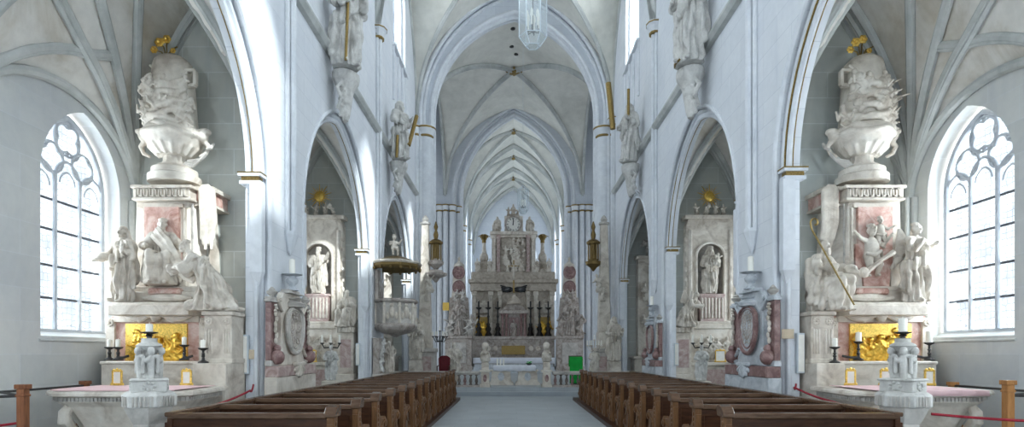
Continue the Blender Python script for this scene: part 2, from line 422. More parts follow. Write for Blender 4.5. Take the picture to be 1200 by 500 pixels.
# nave arcade walls: two stepped orders round each arch, clerestory above
AR0 = dict(zs=4.8, aA=3.0, hA=3.32, aB=2.8, hB=3.04)        # first bay, a little rounder
AR1 = dict(zs=4.45, aA=3.04, hA=3.5, aB=2.84, hB=3.28)
def AR(s, c): return AR1 if c > YC[s] - 1 else AR0
n_trim = [0]
def trim(mb, mat, smooth=True):
    n_trim[0] += 1
    return mb.build('trim_%d' % n_trim[0], M[mat], smooth=smooth, kind='structure')
n_win = [0]
CLW = dict(a=1.3, z0=13.3, zs=15.6, h=1.9)
for s in (-1, 1):
    cs = [YC[s] + k * BAY for k in range(-3, 2)]
    w = MB()
    w.prism(wall_outline(YW, 27.3, 0, 9.0, [(c, AR(s, c)['aA'], AR(s, c)['zs'], AR(s, c)['hA']) for c in cs]), 'x', s * NX, s * (NX + .15))
    w.prism(wall_outline(YW, 27.3, 0, 9.0, [(c, AR(s, c)['aB'], AR(s, c)['zs'], AR(s, c)['hB']) for c in cs]), 'x', s * (NX + .15), s * (NX + .36))
    w.box(min(s * NX, s * (NX + .36)), max(s * NX, s * (NX + .36)), YW, 27.3, 9.0, CLW['z0'])
    w.prism(wall_outline(YW, 27.3, CLW['z0'], 20.5, [(c, CLW['a'], CLW['zs'], CLW['h']) for c in cs]), 'x', s * NX, s * (NX + .36))
    struct('wall_' + side_name(s), w, M['nave_l'])
    r = MB(); g = MB(); cap = MB(); capg = MB()
    for c in cs[1:]:
        A = AR(s, c)
        for (a, h, x, rad) in ((A['aA'], A['hA'], NX + .015, .055), (A['aA'] - .06, A['hA'] - .08, NX + .15, .06), (A['aB'], A['hB'], NX + .17, .05)):
            p = arch_pts(c, a, A['zs'], h)
            r.tube([(s * x, p[0][0], 0)] + [(s * x, y, z) for y, z in p] + [(s * x, p[-1][0], 0)], rad, 8)
        p = arch_pts(c, A['aB'] + .09, A['zs'], A['hB'] + .12)
        if s > 0: g.tube([(s * (NX + .135), y, z) for y, z in p], .018, 6)
        p = arch_pts(c, A['aB'] - .035, A['zs'], A['hB'] - .035)
        g.tube([(s * (NX + .22), y, z) for y, z in p], .010, 6)
        for e in (-1, 1):
            yy = c + e * (A['aB'] + .02)
            x0, x1 = sorted((s * (NX + .06), s * (NX + .44)))
            cap.box(x0, x1, yy - .10, yy + .10, 4.66, 4.72); cap.box(x0 - .02, x1 + .02, yy - .125, yy + .125, 4.80, 4.85)
            capg.box(x0 + .03, x1 - .03, yy - .085, yy + .085, 4.72, 4.80); capg.box(x0 - .025, x1 + .025, yy - .13, yy + .13, 4.85, 4.875)
            px0, px1 = sorted((s * (NX + .02), s * (NX + .24))); yj = c + e * A['aB']; ya, yb2 = sorted((yj + e * .05, yj - e * .10)); cap.box(px0, px1, ya, yb2, 3.05, 4.66); b0 = len(cap.v); cap.v += [(px0, ya, 3.05), (px1, ya, 3.05), (px1, yb2, 3.05), (px0, yb2, 3.05), ((px0 + px1) / 2, yj, 2.78)]; cap.f += [(b0, b0 + 1, b0 + 4), (b0 + 1, b0 + 2, b0 + 4), (b0 + 2, b0 + 3, b0 + 4), (b0 + 3, b0, b0 + 4)]
    trim(r, 'rib_w'); trim(g, 'gold_d'); trim(cap, 'rib_w', False); trim(capg, 'gold_d', False)
    # string course
    co = MB()
    co.prism([(s * (NX + .05), 8.86), (s * (NX - .10), 8.90), (s * (NX - .17), 9.00), (s * (NX - .17), 9.06), (s * (NX + .05), 9.13)], 'y', YW, 27.2)
    trim(co, 'rib', False)
    # vaulting shafts on pointed corbels
    sh = MB(); cb = MB(); cg = MB()
    for k in range(-2, 2):
        y = YC[s] + (k - .5) * BAY + BAY
        if y < 3 or y > 27: continue
        zb = 3.95
        for (dx, dy, rr) in ((.10, 0, .075), (.04, -.13, .05), (.04, .13, .05)):
            sh.tube([(s * (NX - dx), y + dy, zb), (s * (NX - dx), y + dy, 12.2)], rr, 8)
        cb.lathe([(.01, -.42), (.06, -.30), (.13, -.08), (.16, 0), (.16, .06)], (s * (NX - .05), y, zb), 8, 1, 1.25)
        cb.lathe([(.14, -.12), (.16, -.05), (.22, .10), (.27, .16), (.27, .24)], (s * (NX - .06), y, 12.2), 10, 1, 1.2)
        cg.lathe([(.17, -.14), (.185, -.12), (.185, -.09), (.17, -.07)], (s * (NX - .06), y, 12.2), 10, 1, 1.2)
        cg.lathe([(.27, .17), (.285, .18), (.285, .21), (.27, .22)], (s * (NX - .06), y, 12.2), 10, 1, 1.2)
    trim(sh, 'rib_w'); trim(cb, 'rib_w', False); trim(cg, 'gold_d', False)
    # clerestory windows with blind shafts under the sill
    for c in cs[1:]:
        n_win[0] += 1
        pn = MB(); pn.prism(wall_outline(c - 1.28, c + 1.28, CLW['z0'], CLW['z0'] + .01, [])[:2] + [(c + 1.28, CLW['zs'])] + arch_pts(c, 1.28, CLW['zs'], CLW['h'])[::-1] + [(c - 1.28, CLW['zs'])], 'x', s * (NX + .30), s * (NX + .31))
        fr = MB()
        fr.tube([(s * (NX + .2), c - 1.25, CLW['z0'])] + [(s * (NX + .2), y, z) for y, z in arch_pts(c, 1.25, CLW['zs'], CLW['h'] - .05)] + [(s * (NX + .2), c + 1.25, CLW['z0'])], .07, 6)
        for dy in (-.42, .42): fr.tube([(s * (NX + .22), c + dy, CLW['z0']), (s * (NX + .22), c + dy, 16.6)], .055, 6)
        fo = fr.build('window_%d' % n_win[0], M['rib_w'], smooth=True, kind='structure')
        pn.build('pane', M['glass'], fo)
        bl = MB()
        for dy in (-1.3, -.42, .42, 1.3): bl.tube([(s * (NX - .02), c + dy, 11.2), (s * (NX - .02), c + dy, 13.3)], .06, 8)
        bl.box(min(s * (NX - .12), s * NX), max(s * (NX - .12), s * NX), c - 1.4, c + 1.4, 13.22, 13.32)
        if c > 8: trim(bl, 'rib_w')

# rib vaults
def vault(name, x0, x1, y0, y1, zs, h, mat, n=22, hy=None, thick=None):
    cx, a = (x0 + x1) / 2, (x1 - x0) / 2; cy, b = (y0 + y1) / 2, (y1 - y0) / 2
    hy = h if hy is None else hy
    vs, fs = [], []
    for i in range(n + 1):
        for j in range(n + 1):
            x = x0 + (x1 - x0) * i / n; y = y0 + (y1 - y0) * j / n
            vs.append((x, y, zs + max(arch_h(x - cx, a, h), arch_h((y - cy) / b * a, a, hy))))
    for i in range(n):
        for j in range(n):
            p, q, r, t = i * (n + 1) + j, (i + 1) * (n + 1) + j, (i + 1) * (n + 1) + j + 1, i * (n + 1) + j + 1
            fs += [(p, q, r), (p, r, t)] if (i < n / 2) == (j < n / 2) else [(p, q, t), (q, r, t)]
    mb = MB(); mb.add(vs, fs)
    return mb
def rib_curve(xa, ya, xb, yb, zs, zt, n=16, aref=None):
    """quarter rib from a springer up to the crown"""
    L = math.hypot(xb - xa, yb - ya); h = zt - zs; out = []
    for i in range(n + 1):
        u = 1 - i / n                                  # 1 at springer
        out.append((xb + (xa - xb) * u, yb + (ya - yb) * u, zs + arch_h(u * (aref or L), aref or L, h)))
    return out
cv = MB(); rb = MB(); bossm = MB(); bossg = MB()
def rib(pts, w, mb=None):
    mb = mb or rb
    mb.tube(pts, w, 8)
def ribpair(pts, w):
    rb.tube(pts, w, 8)
    rb.tube([(x, y, z - w * 1.1) for x, y, z in pts], w * .5, 6)
def boss(x, y, z, r):
    bossm.lathe([(r * .4, .12), (r, .06), (r * 1.05, -.05), (r * .7, -.12)], (x, y, z), 12)
    bossg.lathe([(r * .75, -.10), (r * .8, -.16), (r * .35, -.24), (r * .08, -.26)], (x, y, z), 10, lobes=5, amp=.15)
    for k in range(8):
        t = 2 * PI * k / 8; bossg.ball((x + r * 1.15 * math.cos(t), y + r * 1.15 * math.sin(t), z - .06), r * .22, 6, 4)
ZS, ZT = 12.6, 18.45
for k in range(-3, 2):
    y0, y1 = YC[1] + .15 + (k - .5) * BAY, YC[1] + .15 + (k + .5) * BAY
    y1 = min(y1, 27.3) if k < 1 else 27.3
    v = vault('v', -NX - .05, NX + .05, y0, y1, ZS, ZT - ZS, 'vault'); cv.add(v.v, v.f)
    cx, cy = 0, (y0 + y1) / 2
    if k < -1: continue
    for sx in (-1, 1):
        for yy in (y0, y1): ribpair(rib_curve(sx * NX, yy, 0, cy, ZS - .04, ZT - .04, aref=NX), .10)
        for yy in ((y0, y1) if k < 1 else (y0,)): ribpair(rib_curve(sx * NX, yy, 0, yy, ZS - .3, ZT - .02), .13)
        rib([(sx * (NX - .02), y, z + .02) for y, z in arch_pts(cy, (y1 - y0) / 2, ZS - .1, ZT - ZS)], .07)
    boss(0, cy, ZT - .05, .3)
# crossing and choir
XB = [28.2, 38.9]; CB = [39.6, 45.2, 50.9, 56.8]
v = vault('v', -NX, NX, 28.2, 38.9, 12.2, 17.9 - 12.2, 'vault'); cv.add(v.v, v.f)
for sx in (-1, 1):
    for yy in (28.3, 38.8): ribpair(rib_curve(sx * 4.6, yy, 0, 33.5, 12.16, 17.86, aref=NX), .12)
    rib([(sx * 4.62, y, z) for y, z in arch_pts(33.5, 5.2, 12.1, 5.7)], .10)
boss(0, 33.5, 17.85, .36)
CH = 3.95
for i in range(3):
    y0, y1 = CB[i], CB[i + 1]; cy = (y0 + y1) / 2
    v = vault('v', -CH, CH, y0, y1, 11.6, 17.8 - 11.6, 'vault'); cv.add(v.v, v.f)
    for sx in (-1, 1):
        for yy in (y0, y1): ribpair(rib_curve(sx * CH, yy, 0, cy, 11.56, 17.76, aref=CH), .10)
        ribpair(rib_curve(sx * CH, y1, 0, y1, 11.3, 17.7), .17)
        rib([(sx * (CH - .03), y, z) for y, z in arch_pts(cy, (y1 - y0) / 2, 11.6, 6.0)], .08)
    boss(0, cy, 17.75, .32)
cvo = cv.build('ceiling', M['vault'], smooth=True, angle=28, kind='structure')
trim(rb, 'rib'); trim(bossm, 'rib'); trim(bossg, 'gold_d')
# small dark vent roses along the crossing ridge
vr = MB()
for (px, py, d) in ((601, 27, 29.2), (599.5, 45.5, 30.9), (605, 55, 31.7)):
    z = 17.86; vr.lathe([(.05, -.06), (.12, -.03), (.12, .02)], (wx(px, d), d, z), 8)
trim(vr, 'iron')

# crossing arch and choir arch: walls across the nave with stepped orders
def cross_wall(name, y0, y1, aA, aB, zs, zA, zB, zc, top, xo, yB):
    w = MB()
    w.prism(wall_outline(-xo, xo, 0, top, [(0, aA, zs, zA - zs)]), 'y', y0, yB)
    w.prism(wall_outline(-xo, xo, 0, top, [(0, aB, zs, zB - zs)]), 'y', yB, y1)
    struct(name, w, M['cross'])
    r = MB(); g = MB()
    for (a, zt, y, rad) in ((aA, zA, y0, .10), (aA - .1, zA - .1, yB, .09), (aB, zB, yB, .11), (aB - .05, zB - .05, yB + .25, .14), (aB, zB, y1, .11)):
        p = arch_pts(0, a, zs, zt - zs, 18)
        r.tube([(p[0][0], y, .3)] + [(x, y, z) for x, z in p] + [(p[-1][0], y, .3)], rad, 8)
    trim(r, 'rib_w')
    gg = MB()
    gg.tube([(x, yB + .12, z) for x, z in arch_pts(0, aB - .02, zs, zB - zs - .02, 18)], .025, 6); trim(gg, 'gold_d')
cross_wall('wall_crossing', 27.25, 28.2, 4.42, 3.95, 12.8, 18.6, 17.75, 12.05, 20.5, 5.3, 27.55)
cross_wall('wall_choir', 38.9, 39.6, 4.05, 3.62, 11.9, 18.0, 17.62, 11.3, 20.5, 9.2, 39.15)
# clustered piers with capitals
pc = MB(); pk = MB(); pg = MB()
def cluster(x, y, r, z0, zc, n=1):
    pc.tube([(x, y, z0), (x, y, zc)], r, 14)
    pk.lathe([(r * 1.02, -.30), (r * 1.08, -.22), (r * 1.3, -.02), (r * 1.42, .04), (r * 1.42, .16)], (x, y, zc), 14)
    pg.lathe([(r * 1.06, -.34), (r * 1.14, -.31), (r * 1.14, -.26), (r * 1.06, -.23)], (x, y, zc), 14)
    pg.lathe([(r * 1.42, .045), (r * 1.47, .06), (r * 1.47, .12), (r * 1.42, .135)], (x, y, zc), 14)
    pk.lathe([(r * 1.35, 0), (r * 1.35, .25), (r * 1.1, .45)], (x, y, z0), 14)
for s in (-1, 1):
    cluster(s * 4.22, 27.5, .34, FZ, 12.05)
    cluster(s * 4.62, 27.2, .13, FZ, 12.05)
    for (x, y, r) in ((3.74, 39.2, .17), (4.12, 38.85, .20), (4.55, 38.7, .16), (4.95, 38.8, .20), (5.3, 38.75, .12)):
        cluster(s * x, y, r, FZ, 11.3)
    for y in CB[1:3]: cluster(s * (CH - .05), y, .2, FZ, 11.3)
trim(pc, 'rib_w'); trim(pk, 'rib_w'); trim(pg, 'gold_d')
# crossing arms and choir walls, each with tall openings for daylight
for s in (-1, 1):
    w = MB()
    w.prism(wall_outline(28.2, 38.9, FZ, 19.5, [(33.5, 2.6, 9, 5)]), 'x', s * 9.0, s * 9.4)
    w.box(min(s * 5.3, s * 9.2), max(s * 5.3, s * 9.2), 27.7, 28.1, 0, 19.5)
    struct('wall_transept_' + side_name(s), w, M['nave_l'])
    c = MB(); c.box(min(s * 4.6, s * 9.5), max(s * 4.6, s * 9.5), 27.7, 39, 18.4, 20.6); c.box(min(s * 4.66, s * 4.8), max(s * 4.66, s * 4.8), 28, 39, 17.6, 18.4); struct('ceiling_transept_' + side_name(s), c, M['vault'])
    w = MB()
    ops = [((CB[i] + CB[i + 1]) / 2, 1.3, 12.5, 2.6) for i in range(3)]
    w.box(min(s * CH, s * (CH + .5)), max(s * CH, s * (CH + .5)), 39.6, 57, 0, 6.5)
    w.prism(wall_outline(39.6, 57, 6.5, 19.5, ops), 'x', s * CH, s * (CH + .5))
    struct('wall_choir_' + side_name(s), w, M['nave_l'])
    for (cy, a, zs, h) in ops:
        n_win[0] += 1
        fr = MB()
        for dy in (-a, -.4, .4, a): fr.tube([(s * (CH + .3), cy + dy, 6.5), (s * (CH + .3), cy + dy, zs + (1.6 if abs(dy) < 1 else 0))], .07, 6)
        fo = fr.build('window_%d' % n_win[0], M['rib_w'], smooth=True, kind='structure')
        pn = MB(); pn.prism([(cy - a, 6.5), (cy + a, 6.5)] + arch_pts(cy, a, zs, h)[::-1], 'x', s * (CH + .34), s * (CH + .35)); pn.build('pane', M['glass'], fo)
    n_win[0] += 1
    fr = MB()
    for dy in (-2.5, -.85, .85, 2.5): fr.tube([(s * 9.2, 33.5 + dy, FZ), (s * 9.2, 33.5 + dy, 9 + (4 if abs(dy) < 1 else 0))], .1, 6)
    fo = fr.build('window_%d' % n_win[0], M['rib_w'], smooth=True, kind='structure')
    pn = MB(); pn.prism([(30.9, FZ), (36.1, FZ)] + arch_pts(33.5, 2.6, 9, 5)[::-1], 'x', s * 9.24, s * 9.25); pn.build('pane', M['glass'], fo)
w = MB(); w.box(-4.6, 4.6, 57, 57.4, 0, 20); struct('wall_back', w, M['cross'])
# west wall with one tall window behind the camera
w = MB()
w.box(-9, 9, YW - .4, YW, 0, 1.8); w.prism(wall_outline(-9, 9, 1.8, 5.0, []), 'y', YW - .4, YW) if False else None
WA = [(-6.4, .9, 4.0, .98), (6.4, .9, 4.0, .98)]  # unseen aisle windows, added for frontal light on the side altars
w.prism(wall_outline(-9, 9, 1.8, 5.0, WA), 'y', YW - .4, YW); w.prism(wall_outline(-9, 9, 5.0, 20.5, [(0, 3.2, 12.5, 5)]), 'y', YW - .4, YW)
struct('wall_front', w, M['cross'])
for (c, a, zs, h) in WA:
    n_win[0] += 1
    pn = MB(); pn.prism([(c - a, 1.8), (c + a, 1.8)] + arch_pts(c, a, zs, h)[::-1], 'y', YW - .26, YW - .25); pn.build('window_%d' % n_win[0], M['glass'], kind='structure')
n_win[0] += 1
fr = MB()
for dx in (-3.1, -1.1, 1.1, 3.1): fr.tube([(dx, YW - .2, 5), (dx, YW - .2, 12.5 + (4 if abs(dx) < 2 else 0))], .1, 6)
fo = fr.build('window_%d' % n_win[0], M['rib_w'], smooth=True, kind='structure')
pn = MB(); pn.prism([(-3.2, 5), (3.2, 5)] + arch_pts(0, 3.2, 12.5, 5)[::-1], 'y', YW - .26, YW - .25); pn.build('pane', M['glass'], fo)

# ---------------------------------------------------------------- aisles
WIN = dict(a=.95, z0=1.86, zs=4.55, h=1.30)
def win_tracery(s, yc, name):
    X = s * (AX + .30)
    fr = MB(); a = .86; zs, h, z0 = 4.55, 1.2, 1.96
    A = arch_pts(yc, a, zs, h)
    fr.tube([(X, yc - a, z0)] + [(X, y, z) for y, z in A] + [(X, yc + a, z0)], .06, 8)
    fr.box(min(X - .05, X + .05), max(X - .05, X + .05), yc - a, yc + a, z0 - .04, z0 + .03)
    tr = MB(); lw = 2 * a / 3
    for dy in (-lw / 2, lw / 2): tr.tube([(X, yc + dy, z0), (X, yc + dy, 4.72)], .042, 8)
    for k in (-1, 0, 1):
        tr.tube([(X, y, z) for y, z in arch_pts(yc + k * lw, lw / 2, 4.50 if k else 4.62, .34)], .032, 8)
        tr.tube([(X, y, z) for y, z in arch_pts(yc + k * lw, lw / 2 * .62, 4.44 if k else 4.56, .22)], .022, 6)
    def foil(cy, cz, r, n, rot=0):
        tr.tube([(X, cy + r * math.cos(t), cz + r * math.sin(t)) for t in [2 * PI * i / 20 for i in range(20)]], .026, 8, closed=True)
        L = []
        for k in range(n):
            t0 = rot + 2 * PI * k / n
            oc = (cy + r * .52 * math.cos(t0), cz + r * .52 * math.sin(t0))
            for j in range(-4, 5):
                t = t0 + j * .33
                L.append((X, oc[0] + r * .44 * math.cos(t), oc[1] + r * .44 * math.sin(t)))
        tr.tube(L, .026, 6, closed=True)
        # solid corners between the foils
        for k in range(n):
            t = rot + 2 * PI * (k + .5) / n
            tr.ball((X, cy + r * .78 * math.cos(t), cz + r * .78 * math.sin(t)), (.03, r * .17, r * .17), 8, 5)
    foil(yc, 5.36, .30, 4, PI / 4); foil(yc - .36, 4.95, .265, 4, 0); foil(yc + .36, 4.95, .265, 4, 0)
    fo = fr.build(name, M['tracery'], smooth=True, kind='structure')
    tr.build('tracery', M['tracery'], fo, smooth=True)
    br = MB()
    for z in (2.52, 3.08, 3.70, 4.22): br.box(min(X, X + s * .03), max(X, X + s * .03), yc - a, yc + a, z - .022, z + .022)
    br.build('iron_bar', M['lead'], fo)
    pn = MB(); pn.prism([(yc - a, z0), (yc + a, z0)] + [p for p in A[::-1]], 'x', X + s * .05, X + s * .06)
    pn.build('pane', M['glass'], fo)
    return fo
ARB = MB(); ACV = MB()
def az(u, yy, yc0):
    """height of the aisle vault; u = 0 at the arcade, 1 at the outer wall; yy from the middle of the bay"""
    hx = arch_h((u - .5) * 2.7, 1.35, 4.1) if 0 < u < 1 else 0
    if u > .5: hy = arch_h(abs(yy) - BAY / 4, BAY / 4, 1.6) * (1 + (1 - u) * 2.9)
    else: hy = arch_h(yy, BAY / 2, 4.0)
    return 4.55 + max(hx, hy)
for s in (-1, 1):
    X0 = NX + .36
    def ax_(u): return s * (X0 + (AX - X0) * u)
    # outer wall with paired windows
    ops = []
    for k in range(-3, 2):
        yb = YC[s] + k * BAY
        for e in (-1, 1): ops.append((yb + e * BAY / 4 + (.55 if e > 0 else -.55), WIN['a'], WIN['zs'], WIN['h']))
    w = MB()
    w.box(min(s * AX, s * (AX + .55)), max(s * AX, s * (AX + .55)), YW, 29, 0, WIN['z0'])
    w.prism(wall_outline(YW, 29, WIN['z0'], 10, ops), 'x', s * AX, s * (AX + .55))
    # sloping sills
    for (c, a, zs, h) in ops: w.prism([(s * (AX - .03), 1.80), (s * (AX + .3), 1.97), (s * (AX + .3), 1.6), (s * (AX - .03), 1.78)], 'y', c - a - .03, c + a + .03)
    struct('wall_aisle_' + side_name(s), w, M['aisle_y'])
    for (c, a, zs, h) in ops:
        n_win[0] += 1
        if 4 < c < 13: win_tracery(s, c, 'window_%d' % n_win[0])
        else:
            pn = MB(); pn.prism([(c - .9, 1.96), (c + .9, 1.96)] + arch_pts(c, .9, 4.55, 1.25)[::-1], 'x', s * (AX + .35), s * (AX + .36))
            pn.build('window_%d' % n_win[0], M['glass'], kind='structure')
    # walls that close each bay towards the east
    for k in range(-1, 2):
        y = YC[s] + (k + .5) * BAY
        w = MB(); y0 = y + (.08 if s < 0 else .38)
        w.prism([(s * (NX + .2), 0), (s * (AX + .1), 0), (s * (AX + .1), 9.8), (s * (NX + .2), 9.8)], 'y', y0, y0 + .35)
        fm = arch_pts(s * (X0 + AX) / 2, (AX - X0) / 2, 4.6, 4.05); ARB.tube([(x, y0 - .02, z) for x, z in fm], .07, 8)
        struct('wall_bay_%s_%d' % (side_name(s), k + 2), w, M['aisle_x'])
        # bay vault
        n = 32; vs, fs = [], []
        for i in range(n + 1):
            for j in range(n + 1):
                u = i / n; yy = -BAY / 2 + BAY * j / n
                vs.append((ax_(u), YC[s] + k * BAY + yy, az(u, yy, 0)))
        for i in range(n):
            for j in range(n): fs.append((i * (n + 1) + j, (i + 1) * (n + 1) + j, (i + 1) * (n + 1) + j + 1, i * (n + 1) + j + 1))
        ACV.add(vs, fs)
        def surf_rib(u0, q0, u1, q1, w, n=16):
            pts = []
            for i in range(n + 1):
                t = i / n; u = u0 + (u1 - u0) * t; q = q0 + (q1 - q0) * t
                pts.append((ax_(u), YC[s] + k * BAY + q, az(min(max(u, 0.0), 1.0), q, 0) - .03))
            ARB.tube(pts, w, 8); ARB.tube([(x, y, z - w * 1.0) for x, y, z in pts], w * .55, 6)
        yb = YC[s] + k * BAY
        def arc_rib(ua, qa, ub, qb, zs, zt, w):
            p = rib_curve(ax_(ua), yb + qa, ax_(ub), yb + qb, zs, zt)
            ARB.tube(p, w, 8); ARB.tube([(x, y, z - w * 1.0) for x, y, z in p], w * .55, 6)
        H = BAY / 2
        for e in (-1, 1):
            surf_rib(.995, e * (H - .04), .5, 0, .095)
            surf_rib(.995, e * (H - .04), .72, 0, .10)
            surf_rib(.995, e * (H - .04), .5, e * H / 2, .095)
            surf_rib(.99, e * (H - .10), .5, e * (H - .10), .085); surf_rib(.01, e * (H - .10), .5, e * (H - .10), .085)
            surf_rib(.01, e * (H - .05), .5, 0, .08); surf_rib(.01, e * (H - .05), .5, e * H / 2, .07)
            surf_rib(.995, e * .03, .5, e * H / 2, .08); surf_rib(.995, e * .03, .84, e * H * .66, .075)
            ARB.tube([(ax_(.985), y, z - .02) for y, z in arch_pts(yb + e * H / 2, H / 2, 4.5, 1.63)], .085, 8)
        surf_rib(.995, 0, .5, 0, .085); surf_rib(.01, 0, .5, 0, .06)
        ARB.tube([(ax_(.5), yb - H + .1, 8.62), (ax_(.5), yb + H - .1, 8.62)], .06, 8)
        # corner shaft that carries the ribs
        for e in (-1, 1):
            for dd in (0, .14): ARB.tube([(ax_(.985) - s * dd, yb + e * (H - .14), 0), (ax_(.985) - s * dd, yb + e * (H - .14), 4.6)], .07 - dd * .2, 8)
ao = ACV.build('ceiling_aisles', M['avault'], smooth=True, angle=28, kind='structure')
trim(ARB, 'rib')
c = MB(); c.box(-5.4, 5.4, YW - .4, 58, 20.5, 20.8); struct('ceiling_roof', c, M['vault'])
# closed roof over the unseen western aisle bays
for s in (-1, 1):
    c = MB(); c.box(min(s * (NX + .2), s * (AX + .5)), max(s * (NX + .2), s * (AX + .5)), YW, YC[s] - 1.5 * BAY, 9.6, 9.9); struct('ceiling_west_' + side_name(s), c, M['vault'])
    c = MB(); c.box(min(s * (NX + .2), s * (AX + .6)), max(s * (NX + .2), s * (AX + .6)), YW, 29, 9.95, 10.1); struct('ceiling_roof_' + side_name(s), c, M['vault'])
# ---------------------------------------------------------------- carved figures (height 1, facing -y)
def V3(*a): return Vector(a)
def hand(m, w, d, r=.022):
    """palm, four fingers and a thumb at the wrist w, pointing along d"""
    w, d = Vector(w), Vector(d).normalized()
    sd = d.cross(Vector((0, -1, 0)));
    if sd.length < .2: sd = Vector((1, 0, 0))
    sd.normalize()
    m.cap(w, w + d * .035, r, r * 1.1, 8)
    for k in range(4):
        b = w + d * .04 + sd * ((k - 1.5) * .0125)
        L = (.036, .044, .042, .032)[k]
        e = b + d * L * .6; m.cap(b, e, .0085, .0075, 6); m.cap(e, e + (d + Vector((0, -.5, -.3))).normalized() * L * .5, .0075, .006, 6)
    b = w + d * .012 + sd * .024
    m.cap(b, b + (d + sd * .8).normalized() * .035, .010, .008, 6)
def arm(m, sh, el, wr, sleeve=1.0):
    m.cap(sh, el, .052 * sleeve, .045 * sleeve); m.cap(el, wr, .047 * sleeve, .034 * sleeve)
    hand(m, wr, Vector(wr) - Vector(el), .021)
def head(m, c, turn=0.0, nod=0.0, beard=False, hair='short', veil=False, mitre=False, crown=False, r=1.0):
    c = Vector(c); R = Matrix.Rotation(turn, 3, 'Z') @ Matrix.Rotation(nod, 3, 'X')
    def p(x, y, z): return c + R @ Vector((x * r, y * r, z * r))
    m.ball(p(0, 0, .012), (.052 * r, .060 * r, .064 * r), 12, 8, R)
    m.ball(p(0, -.020, -.022), (.038 * r, .040 * r, .048 * r), 10, 7, R)          # jaw
    m.cap(p(0, -.058, .012), p(0, -.070, -.012), .008 * r, .011 * r, 6)           # nose
    m.cap(p(-.028, -.048, .026), p(.028, -.048, .026), .009 * r, .009 * r, 6)     # brow
    m.cap(p(-.014, -.056, -.032), p(.014, -.056, -.032), .007 * r, .007 * r, 6)   # lips
    m.ball(p(0, -.048, -.058), (.014 * r, .014 * r, .012 * r), 6, 5)
    for sx in (-1, 1): m.ball(p(sx * .054, 0, .0), (.009 * r, .016 * r, .02 * r), 6, 5)
    if beard:
        for k in (-1, 0, 1): m.cap(p(k * .022, -.050, -.045), p(k * .016, -.062, -.125 + .02 * abs(k)), .022 * r, .010 * r, 7)
    if hair == 'short':
        rn = random.Random(3)
        for k in range(16):
            t = rn.uniform(0, 2 * PI); u = rn.uniform(.1, 1)
            x, y, z = .05 * u * math.cos(t), .02 + .05 * u * math.sin(t), .03 + .05 * math.sqrt(1 - u * u * .8)
            m.ball(p(x, y, z), .02 * r, 6, 5)
    if hair == 'long':
        for sx in (-1, 1):
            for k in range(3): m.cap(p(sx * (.035 + .012 * k), .02 * k, .05 - .02 * k), p(sx * (.052 + .01 * k), .03 + .01 * k, -.09), .024 * r, .016 * r, 7)
        m.ball(p(0, .025, .04), (.058 * r, .052 * r, .05 * r), 10, 6, R)
    if veil:
        m.ball(p(0, .018, .025), (.066 * r, .066 * r, .068 * r), 12, 7, R)
        for k in range(-3, 4): m.cap(p(.02 * k, .055 - .006 * abs(k), .02), p(.033 * k, .07 - .008 * abs(k), -.15), .022 * r, .028 * r, 7)
    if mitre:
        m.add([p(x, y, z) for x, y, z in ((-.055, -.03, .05), (.055, -.03, .05), (.055, .04, .05), (-.055, .04, .05), (-.06, -.02, .11), (.06, -.02, .11), (.06, .03, .11), (-.06, .03, .11), (0, -.015, .185), (0, .028, .185))],
              [(3, 2, 1, 0), (0, 1, 5, 4), (2, 3, 7, 6), (0, 4, 7, 3), (1, 2, 6, 5), (4, 5, 8), (6, 7, 9), (4, 8, 9, 7), (5, 6, 9, 8)])
    if crown:
        m.lathe([(.05, .045), (.06, .05), (.066, .085), (.05, .075)], tuple(c), 10)
def body_standing(m, lean=.02, w=1.0, robe=True, seed=0, sway=.02, cape=True, knee=1):
    m.loft([(sway * -.6, .0, .0, .135 * w, .12), (sway * -.5, 0, .03, .14 * w, .125), (sway * -.3, 0, .2, .125 * w, .11), (0, 0, .38, .122 * w, .10), (sway, 0, .50, .12 * w, .095), (sway, .005, .58, .105 * w, .085), (sway * .7, .005, .66, .112 * w, .085), (sway * .4, 0, .74, .125 * w, .088), (0, .005, .80, .115 * w, .075), (0, .005, .845, .06 * w, .05)], 36, 11, .055, seed)
    m.cap((knee * .045, -.085, .44), (knee * .055, -.13, .27), .055, .045); m.cap((knee * .055, -.13, .27), (knee * .07, -.09, .06), .042, .035)   # bent knee pushing the cloth
    for sx in (-1, 1): m.ball((sx * .06, -.125, .018), (.03, .06, .02), 8, 5)
    m.cap((-.09, .005, .80), (.09, .005, .80), .055, .055)
    m.cap((0, .005, .82), (0, -.005, .885), .036, .033)
    if cape:
        rn = random.Random(seed)
        for k in range(4):       # mantle swinging from one shoulder to the other hip
            o = k * .03
            m.tube([(.10, -.04 - .01 * k, .80 - o), (.05, -.11, .68 - o), (-.05, -.12, .57 - o), (-.125, -.05, .50 - o), (-.13, .03, .46 - o)], [.03, .026, .028, .026, .02], 8)
        for k in range(3): m.cap((-.13 + .01 * k, -.01 + .03 * k, .5), (-.15 - .01 * k, .02 * k, .12 + .05 * k), .034, .026)
        for k in range(3): m.cap((.12, .02 * k, .78), (.16 - .01 * k, .02 + .03 * k, .2 + .06 * k), .03, .028)
def wings(m, c=(0, .06, .76), span=.3, up=.28, down=.35, sweep=.1):
    for sx in (-1, 1):
        r = Vector(c) + V3(sx * .04, 0, 0); el = r + V3(sx * span * .5, sweep * .6, up); tip = r + V3(sx * span, sweep, -down)
        m.cap(r, el, .035, .028)
        for k in range(7):
            t = k / 6; a = r.lerp(el, 1 - t * .9); b = tip.lerp(r + V3(sx * span * .2, sweep * .6, -down * .75), t)
            m.cap(a, b, .026, .013, 7)
